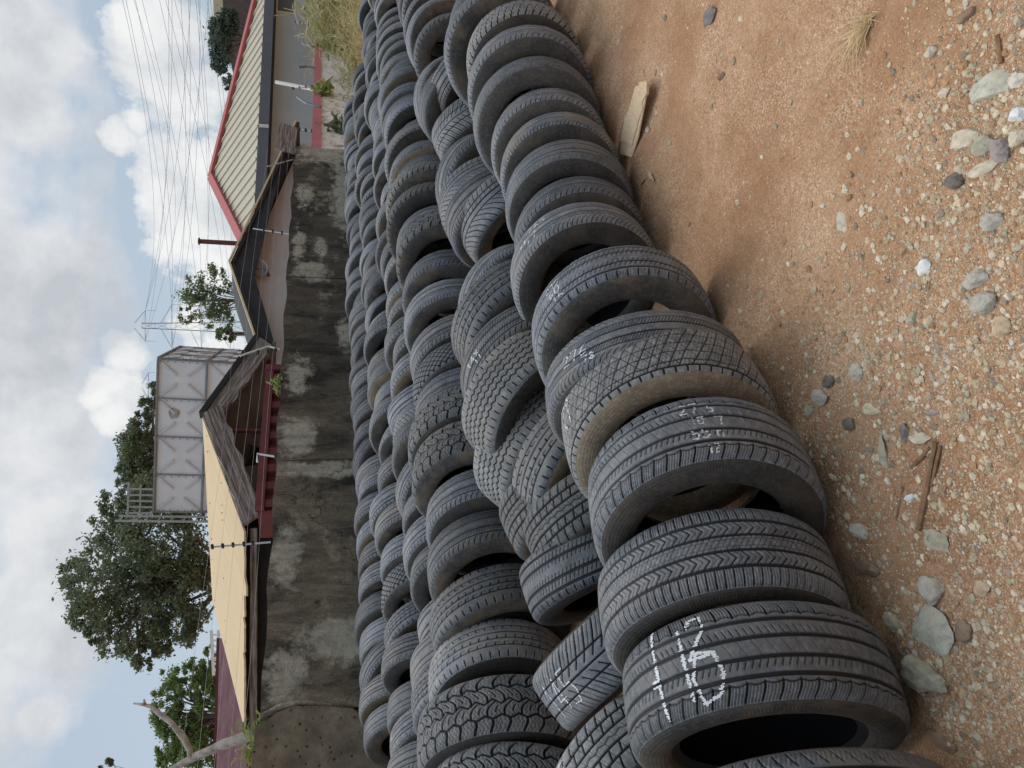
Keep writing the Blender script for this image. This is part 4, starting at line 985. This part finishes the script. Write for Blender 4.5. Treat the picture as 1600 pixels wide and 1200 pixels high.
# ------------------------------------------------------------------ pylons and lines
M_PYL=simple('pylon_steel',(.12,.13,.145),.6,.1,.2)
def pylon(px,py,D,hpx,wpx,label):
    top=dep(px,py,D); k=D/1200; H=hpx*k; wb=wpx*k; base=top-up*H; r=.02*D/100
    py_=empty('power_pylon',base); tag(py_,label,'pylon')
    M=MB(); ax=cR.copy(); ay=Vector((cF.x,cF.y,0)).normalized()
    def w(t): return wb/2*(1-t)**1.2*.8+wb*.13
    lev=[0,.18,.34,.48,.6,.7,.79,.87,.94,1]
    for i in range(len(lev)-1):
        t0,t1=lev[i],lev[i+1]
        c0=[base+up*H*t0+ax*(sx*w(t0))+ay*(sy*w(t0)) for sx,sy in((-1,-1),(1,-1),(1,1),(-1,1))]
        c1=[base+up*H*t1+ax*(sx*w(t1))+ay*(sy*w(t1)) for sx,sy in((-1,-1),(1,-1),(1,1),(-1,1))]
        for q in range(4):
            M.bar(c0[q],c1[q],r*1.6,r*1.6); M.bar(c0[q],c1[(q+1)%4],r,r); M.bar(c0[(q+1)%4],c1[q],r,r); M.bar(c1[q],c1[(q+1)%4],r,r)
    M.build('lattice_tower',M_PYL,py_)
    tips=[]
    for t0,ln in((.86,1.15),(.72,1.35),(.58,1.15),(.985,.8)):
        M=MB()
        for s in(-1,1):
            tip=base+up*H*t0+ax*(s*wb*ln); tips.append(tip)
            for sy in(-1,1):
                M.bar(base+up*H*(t0+.0)+ax*(s*w(t0))+ay*(sy*w(t0)),tip,r*1.3,r*1.3); M.bar(base+up*H*(t0+.05)+ax*(s*w(t0))+ay*(sy*w(t0)),tip,r*1.3,r*1.3)
            M.bar(tip,tip-up*H*.05,r*1.2,r*1.2)
        M.build('cross_arm',M_PYL,py_)
    return tips
tips=pylon(222,509,120,310,30,'tall lattice power pylon beside the end of the water tank')
pylon(229,603,230,180,26,'distant lattice power pylon tip showing above the trees')
M_WIRE=simple('line_wire',(.2,.21,.23),.6,.1,1)
targets=[(188,-40),(205,-30),(212,-40),(235,-60),(248,-40),(256,-60),(262,-60),(268,-40),(280,-40),(292,-60),(300,-60),(305,-40),(316,-50),(322,-40),(330,-40),(300,-50),(312,-50)]
for k,(x,y) in enumerate(targets):
    a=tips[k%len(tips)]; b=dep(x,y,70)
    pts=[a.lerp(b,u)-up*(4*u*(1-u)*1.2) for u in np.linspace(0,1,14)]
    tag(MB().tube(pts,.017,4).build('power_line',M_WIRE,off=a),'thin dark power line strung across the sky from the tall pylon','power line','overhead power lines')
for (x0,y0,x1,y1) in ((182,-40,222,505),(196,-40,262,420)):
    a=dep(x0,y0,60);b=dep(x1,y1,119)
    tag(MB().tube([a.lerp(b,u)-up*(4*u*(1-u)*2.2) for u in np.linspace(0,1,14)],.015,4).build('power_line',M_WIRE,off=a),'thin dark power line strung across the sky from the tall pylon','power line','overhead power lines')
# ------------------------------------------------------------------ trees and plants
def leafmat(name,a,b):
    t=NT(name); at=t.n('ShaderNodeAttribute',attribute_name='Col').outputs['Fac']
    c=t.ramp(at,[(0,a),(1,b)]); t.out(c,.55,None,.35)
    t.b.inputs['Subsurface Weight'].default_value=0
    tr=t.n('ShaderNodeBsdfTranslucent',{'Color':c}); ms=t.n('ShaderNodeMixShader',{0:.3,1:t.b.outputs[0],2:tr.outputs[0]})
    t.t.links.new(ms.outputs[0],t.t.nodes['Material Output'].inputs[0]); return t.m
M_LEAF={'dark':leafmat('leaf_dark',(.095,.13,.07),(.205,.25,.14)),'mid':leafmat('leaf_mid',(.08,.12,.045),(.18,.235,.1)),'fern':leafmat('leaf_fern',(.085,.15,.04),(.25,.34,.11)),'blue':leafmat('leaf_blue',(.06,.09,.07),(.13,.175,.135)),'dry':leafmat('leaf_dry',(.3,.27,.11),(.56,.5,.28)),'weed':leafmat('leaf_weed',(.16,.22,.045),(.36,.42,.12))}
M_BARK=simple('bark',(.13,.1,.08),.95,.3,8,(1,1,.3),.5); M_DEAD=simple('dead_wood',(.3,.255,.215),.9,.5,14,(1,1,.35),.8)
def leaves(centers,radii,per,ls,asp=.5):
    C=np.repeat(centers,per,0); Rr_=np.repeat(radii,per)[:,None]
    n=len(C); P=C+rng.normal(size=(n,3))*Rr_*np.array([1,1,.75])*.5
    d=rng.normal(size=(n,3)); d/=np.linalg.norm(d,axis=1)[:,None]; e=np.cross(d,rng.normal(size=(n,3))); e/=np.linalg.norm(e,axis=1)[:,None]
    s=ls*rng.uniform(.6,1.4,(n,1)); f=np.cross(d,e)
    V=np.stack([P-d*s,P+e*s*asp+f*s*.12,P+d*s,P-e*s*asp+f*s*.12],1).reshape(-1,3); F=np.arange(4*n).reshape(-1,4)
    cv=np.clip(np.repeat(rng.uniform(0,1,len(centers)),per)*.6+rng.uniform(0,.4,n),0,1); return V,F,np.repeat(cv,4)
def tree(label,blobs,D,base,ncl,per,ls,mat,name='tree',tr=.18,spread=1.,limbs=16,group=None,crad=.27):
    k=D/1200.; bp=dep(base[0],base[1],D); bp=Vector((bp.x,bp.y,.5))
    rt=empty(name,bp); tag(rt,label,'tree',group)
    tot=sum(b[2]*b[3] for b in blobs); CC=[];RR=[]
    for (x,y,rx,ry) in blobs:
        c=dep(x,y,D); m_=max(4,int(ncl*rx*ry/tot))
        for _ in range(m_):
            u=rng.normal(size=3); u/=np.linalg.norm(u); q=rng.uniform(.25,1)**.45
            rz=rx*k;rh=ry*k
            w=c+cR*(u[0]*q*rh)+Vector((cF.x,cF.y,0)).normalized()*(u[1]*q*(rh+rz)*.5)+up*(u[2]*q*rz)
            CC.append(tuple(w)); RR.append((rx+ry)*.5*k*crad*rng.uniform(.6,1.5))
    CC=np.array(CC);V,F,cv=leaves(CC,np.array(RR),per,ls)
    o=bpy.data.objects.new('crown',npmesh('crown',V-np.array(bp),F,M_LEAF[mat],False,{'Col':('FLOAT',cv)})); COL.objects.link(o); o.parent=rt
    M=MB(); top=Vector(CC.mean(0)); 
    M.tube([bp-up*.3,bp.lerp(top,.35)+Vector((.1,0,0)),bp.lerp(top,.7),top],[tr,tr*.85,tr*.65,tr*.4],9)
    for i in rng.choice(len(CC),min(limbs,len(CC)),False):
        e=Vector(CC[i]); s=bp.lerp(top,random.uniform(.45,.95)); M.tube([s,s.lerp(e,.5)+Vector((0,0,.12*(e-s).length)),e],[tr*.35,tr*.2,tr*.06],5)
    M.build('trunk',M_BARK,rt,True)
tree('large dark green spreading tree behind the tan shed roof',[(180,900,72,85),(150,955,40,35),(255,870,70,95),(285,920,55,75),(215,990,60,40),(265,985,50,40),(135,965,25,30),(170,830,35,30),(195,785,40,38),(235,775,45,40),(285,800,40,32),(120,900,22,40),(230,1015,28,28),(160,985,24,26)],30,(330,900),600,70,.075,'dark',crad=.2,limbs=40,tr=.3)
tree('dark green tree rising behind the far end of the water tank',[(215,700,28,45),(232,760,30,35),(200,740,20,25),(228,640,18,18),(245,610,10,14)],36,(330,720),170,80,.08,'dark',tr=.25)
tree('airy light green tree standing behind the charcoal gable shed',[(300,450,26,26),(322,480,32,30),(335,440,26,24),(345,500,22,20),(290,490,14,16)],32,(400,470),120,34,.06,'mid',tr=.1,limbs=26)
tree('small bush at the pylon foot beside the charcoal gable',[(352,523,14,12)],34,(380,525),16,40,.08,'mid',tr=.06)
tree('bluish green wispy tree behind the house with red ridge',[(345,62,16,38),(342,95,12,20),(358,35,14,24)],36,(400,60),120,80,.075,'blue',tr=.15)
tree('small dark bush peeking over the red ridge',[(356,130,9,14)],34,(390,130),16,50,.07,'blue',tr=.06)
tree('bright green feathery tree behind the maroon roof',[(262,1095,22,50),(300,1060,30,30),(322,1080,26,40),(275,1150,30,45),(310,1160,35,50),(260,1195,20,30),(335,1020,14,25)],18,(420,1120),300,120,.032,'fern',crad=.17,tr=.12,limbs=30)
tree('leafy branch tip at the bottom left edge of the photo',[(166,1196,10,12),(190,1230,25,20)],26,(420,1260),24,50,.07,'dark',tr=.1)
dt=empty('dead_tree',dep(410,1140,8.6)); tag(dt,'bare pale dead tree with one forked crooked limb over the wall','dead tree')
def dp(l,D=8.6): return [dep(x,y,D+.05*i) for i,(x,y) in enumerate(l)]
k=8.6/1200
M=MB(); M.tube(dp([(440,1130),(398,1146),(372,1156),(350,1163),(330,1172),(308,1181),(290,1190),(262,1206),(220,1230)]),[11*k,9.5*k,9*k,8.5*k,7*k,6.5*k,5.5*k,5*k,4*k],10); M.build('trunk',M_DEAD,dt,True)
M=MB(); M.tube(dp([(296,1184),(297,1172),(288,1155),(278,1142),(266,1128),(256,1120),(245,1112),(236,1104),(224,1101),(209,1099)]),[3*k,5*k,5.5*k,5*k,4.2*k,4.6*k,3.6*k,3.2*k,2.6*k,1.4*k],9); M.tube(dp([(226,1101),(225,1093)]),[3*k,1.5*k],6); M.tube(dp([(256,1119),(266,1107)]),[2*k,.5*k],5); M.build('limb',M_DEAD,dt,True)
def tuft(label,center,ext,n,ln,mat,w=.012,name='weeds'):
    c=Vector(center); V=[];F=[];A_=[]
    for i in range(n):
        p=c+Vector((random.gauss(0,ext[0]),random.gauss(0,ext[1]),random.gauss(0,ext[2]))); d=Vector((random.gauss(0,.6),random.gauss(0,.6)-.25,random.uniform(-.2,1))).normalized(); s=d.cross(Vector((random.gauss(0,1),random.gauss(0,1),.3))).normalized()*w
        l=ln*random.uniform(.5,1.3); m_=p+d*l*.55; e=p+d*l+Vector((0,0,-l*.35)); b=len(V)
        V+=[p-s,p+s,m_+s,m_-s,e]; F+=[(b,b+1,b+2),(b,b+2,b+3),(b+3,b+2,b+4)]; A_+=[random.random()]*5
    o=bpy.data.objects.new(name,npmesh(name,np.array(V)-np.array(c),F,M_LEAF[mat],False,{'Col':('FLOAT',A_)})); COL.objects.link(o); o.location=c; tag(o,label,'plant')
gc=fpt(528,30,.3)
tuft('dry straw grass hanging over the top of the far wall',fpt(525,42,.5),(1.3,.35,.38),2300,.7,'dry',.01,'dry_grass')
tuft('green weeds among dry grass at the top photo edge',fpt(512,8,.5),(.8,.3,.3),700,.7,'weed',.016,'green_weeds')
tuft('tall green weeds behind the tyre rows at the far end',fpt(552,15,.9),(2.2,.6,.45),2600,.7,'weed',.018,'green_weeds')
tuft('low dry yellow grass at the foot of the far washed wall',fpt(562,40,1.2),(2.2,.6,.26),1300,.5,'dry',.011,'dry_grass')
tuft('bright green leafy weed against the washed wall',fpt(563,98,.3),(.16,.1,.14),150,.28,'weed',.03,'weed_clump')
tuft('small green weed rooted under the pink coping',fpt(508,140,.12),(.12,.08,.1),110,.24,'weed',.022,'weed_clump')
tuft('dark little weed on the washed wall near the corner',fpt(537,197,.1),(.12,.06,.12),90,.2,'dark',.025,'weed_clump')
tuft('dry creeping stems on the washed wall',fpt(545,120,.2),(.35,.1,.15),60,.7,'dry',.006,'creeper_stems')
tuft('small yellow green weed sprouting on the wall top by the container',(aty(436,600,WY+.05)),(.05,.03,.03),50,.1,'weed',.012,'weed_clump')
tuft('yellow flowered weed on the wall top near the dead tree',(aty(395,1172,WY+.1)),(.12,.05,.05),90,.11,'weed',.007,'weed_clump')
# ------------------------------------------------------------------ sky, sun, world
SUN_EL=math.radians(58); SUN_AZ=math.radians(35)     # azimuth measured from +y towards +x
w=bpy.data.worlds.new('World'); scn.world=w; w.use_nodes=True; nt=w.node_tree
for n in list(nt.nodes): nt.nodes.remove(n)
class WT(NT):
    def __init__(s): s.t=nt
W=WT()
sky=W.n('ShaderNodeTexSky',sky_type='NISHITA',sun_disc=False); sky.sun_elevation=SUN_EL; sky.sun_rotation=SUN_AZ; sky.dust_density=2.2; sky.air_density=1.0; sky.ozone_density=1.2
d=W.n('ShaderNodeTexCoord').outputs['Generated']; d=W.n('ShaderNodeVectorMath',{0:d},operation='NORMALIZE').outputs[0]
ds=W.sep(d)
zz=W.math('ADD',W.math('MAXIMUM',ds[2],0.),.16)
pl=W.n('ShaderNodeCombineXYZ',{0:W.math('DIVIDE',ds[0],zz),1:W.math('DIVIDE',ds[1],zz),2:0.}).outputs[0]
nA=W.noise(pl,1.15,9,.6,.2); nB=W.noise(d,9.,10,.62,.15); nC=W.noise(W.n('ShaderNodeVectorMath',{0:d,1:(.0,.0,.035)},operation='ADD').outputs[0],9.,10,.62,.15)
def blob(px,py,rx,ry=None):
    q=ray(px,py).normalized(); r_=rx/FPX
    dp_=W.n('ShaderNodeVectorMath',{0:d,1:tuple(q)},operation='DISTANCE').outputs['Value']
    return W.math('SUBTRACT',1.,W.math('DIVIDE',dp_,r_))
def mxs(l):
    r_=l[0]
    for k in l[1:]: r_=W.math('MAXIMUM',r_,k)
    return r_
# bright cumulus heaps low over the lines
heap=mxs([blob(*q) for q in ((250,60,75),(205,45,48),(285,150,70),(265,90,55),(300,260,70),(262,300,38),(285,350,60),(265,390,45),(320,420,70),(180,215,26),(215,190,18),(185,600,42),(160,620,30),(195,560,34),(175,650,34),(330,560,60),(300,500,40))])
hm=W.math('ADD',heap,W.math('MULTIPLY',W.math('ADD',W.math('SUBTRACT',nB,.5),W.math('MULTIPLY',W.math('SUBTRACT',W.noise(d,34.,6,.6),.5),.35)),3.6))
hmask=W.ramp(hm,[(.0,0),(.2,.6),(.5,.95)])
upper=mxs([blob(*q) for q in ((20,60,130),(40,180,90),(90,70,60),(20,420,140),(60,520,90),(70,640,90),(10,700,150),(60,820,150),(20,950,160),(120,880,60),(-60,300,160),(-60,700,260),(-100,1050,200),(-200,500,300),(60,1120,50))])
um=W.math('ADD',upper,W.math('MULTIPLY',W.math('SUBTRACT',nA,.5),2.6))
um=W.math('ADD',um,W.math('MULTIPLY',W.math('SUBTRACT',nB,.5),1.0))
umask=W.ramp(um,[(.1,0),(.6,.95)])
gen=W.ramp(W.math('ADD',W.math('MULTIPLY',nA,.75),W.math('MULTIPLY',nB,.25)),[(.5,0),(.62,.75)])
away=W.ramp(W.math('ADD',W.math('MULTIPLY',W.n('ShaderNodeVectorMath',{0:d,1:tuple(ray(250,600).normalized())},operation='DOT_PRODUCT').outputs['Value'],.5),.5),[(.86,1),(.93,0)])
umask=W.math('MAXIMUM',umask,W.math('MULTIPLY',gen,away))
SKS=.1
skc=W.mix(1.,sky.outputs[0],(SKS,SKS,SKS),'MULTIPLY')
skc=W.mix(.6,skc,(.50,.60,.69))
gsh=W.math('ADD',W.math('MULTIPLY',nA,.55),W.math('MULTIPLY',nC,.45))
ucol=W.ramp(gsh,[(.34,(.92,.92,.92)),(.47,(.77,.785,.805)),(.6,(.56,.59,.63))])
hcol=W.ramp(W.math('SUBTRACT',nC,W.math('MULTIPLY',heap,.12)),[(.36,(.95,.95,.945)),(.47,(.84,.855,.865)),(.6,(.66,.69,.725))])
c=W.mix(umask,skc,ucol); c=W.mix(hmask,c,hcol)
hi=W.ramp(ds[2],[(.66,0),(.95,1)])      # extra brightness added high overhead, out of view, to light the tyre tops
gl=W.math('ADD',W.math('MULTIPLY',hi,2.3),1.)
c=W.mix(1.,c,W.n('ShaderNodeCombineColor',{0:gl,1:gl,2:gl}).outputs[0],'MULTIPLY')
bg=W.n('ShaderNodeBackground',{'Color':c,'Strength':.56}); ow=W.n('ShaderNodeOutputWorld',{'Surface':bg.outputs[0]})
sn=bpy.data.objects.new('sun',bpy.data.lights.new('sun','SUN')); COL.objects.link(sn)
sn.data.energy=.65; sn.data.angle=math.radians(70); sn.data.color=(1,.91,.79)
sd=Vector((math.sin(SUN_AZ)*math.cos(SUN_EL),math.cos(SUN_AZ)*math.cos(SUN_EL),math.sin(SUN_EL)))
sn.rotation_mode='QUATERNION'; sn.rotation_quaternion=sd.to_track_quat('Z','Y'); sn.location=(0,0,30)
vs_=scn.view_settings; vs_.view_transform='Standard'; vs_.look='None'; vs_.gamma=1; vs_.exposure=0.8
scn.cycles.max_bounces=6
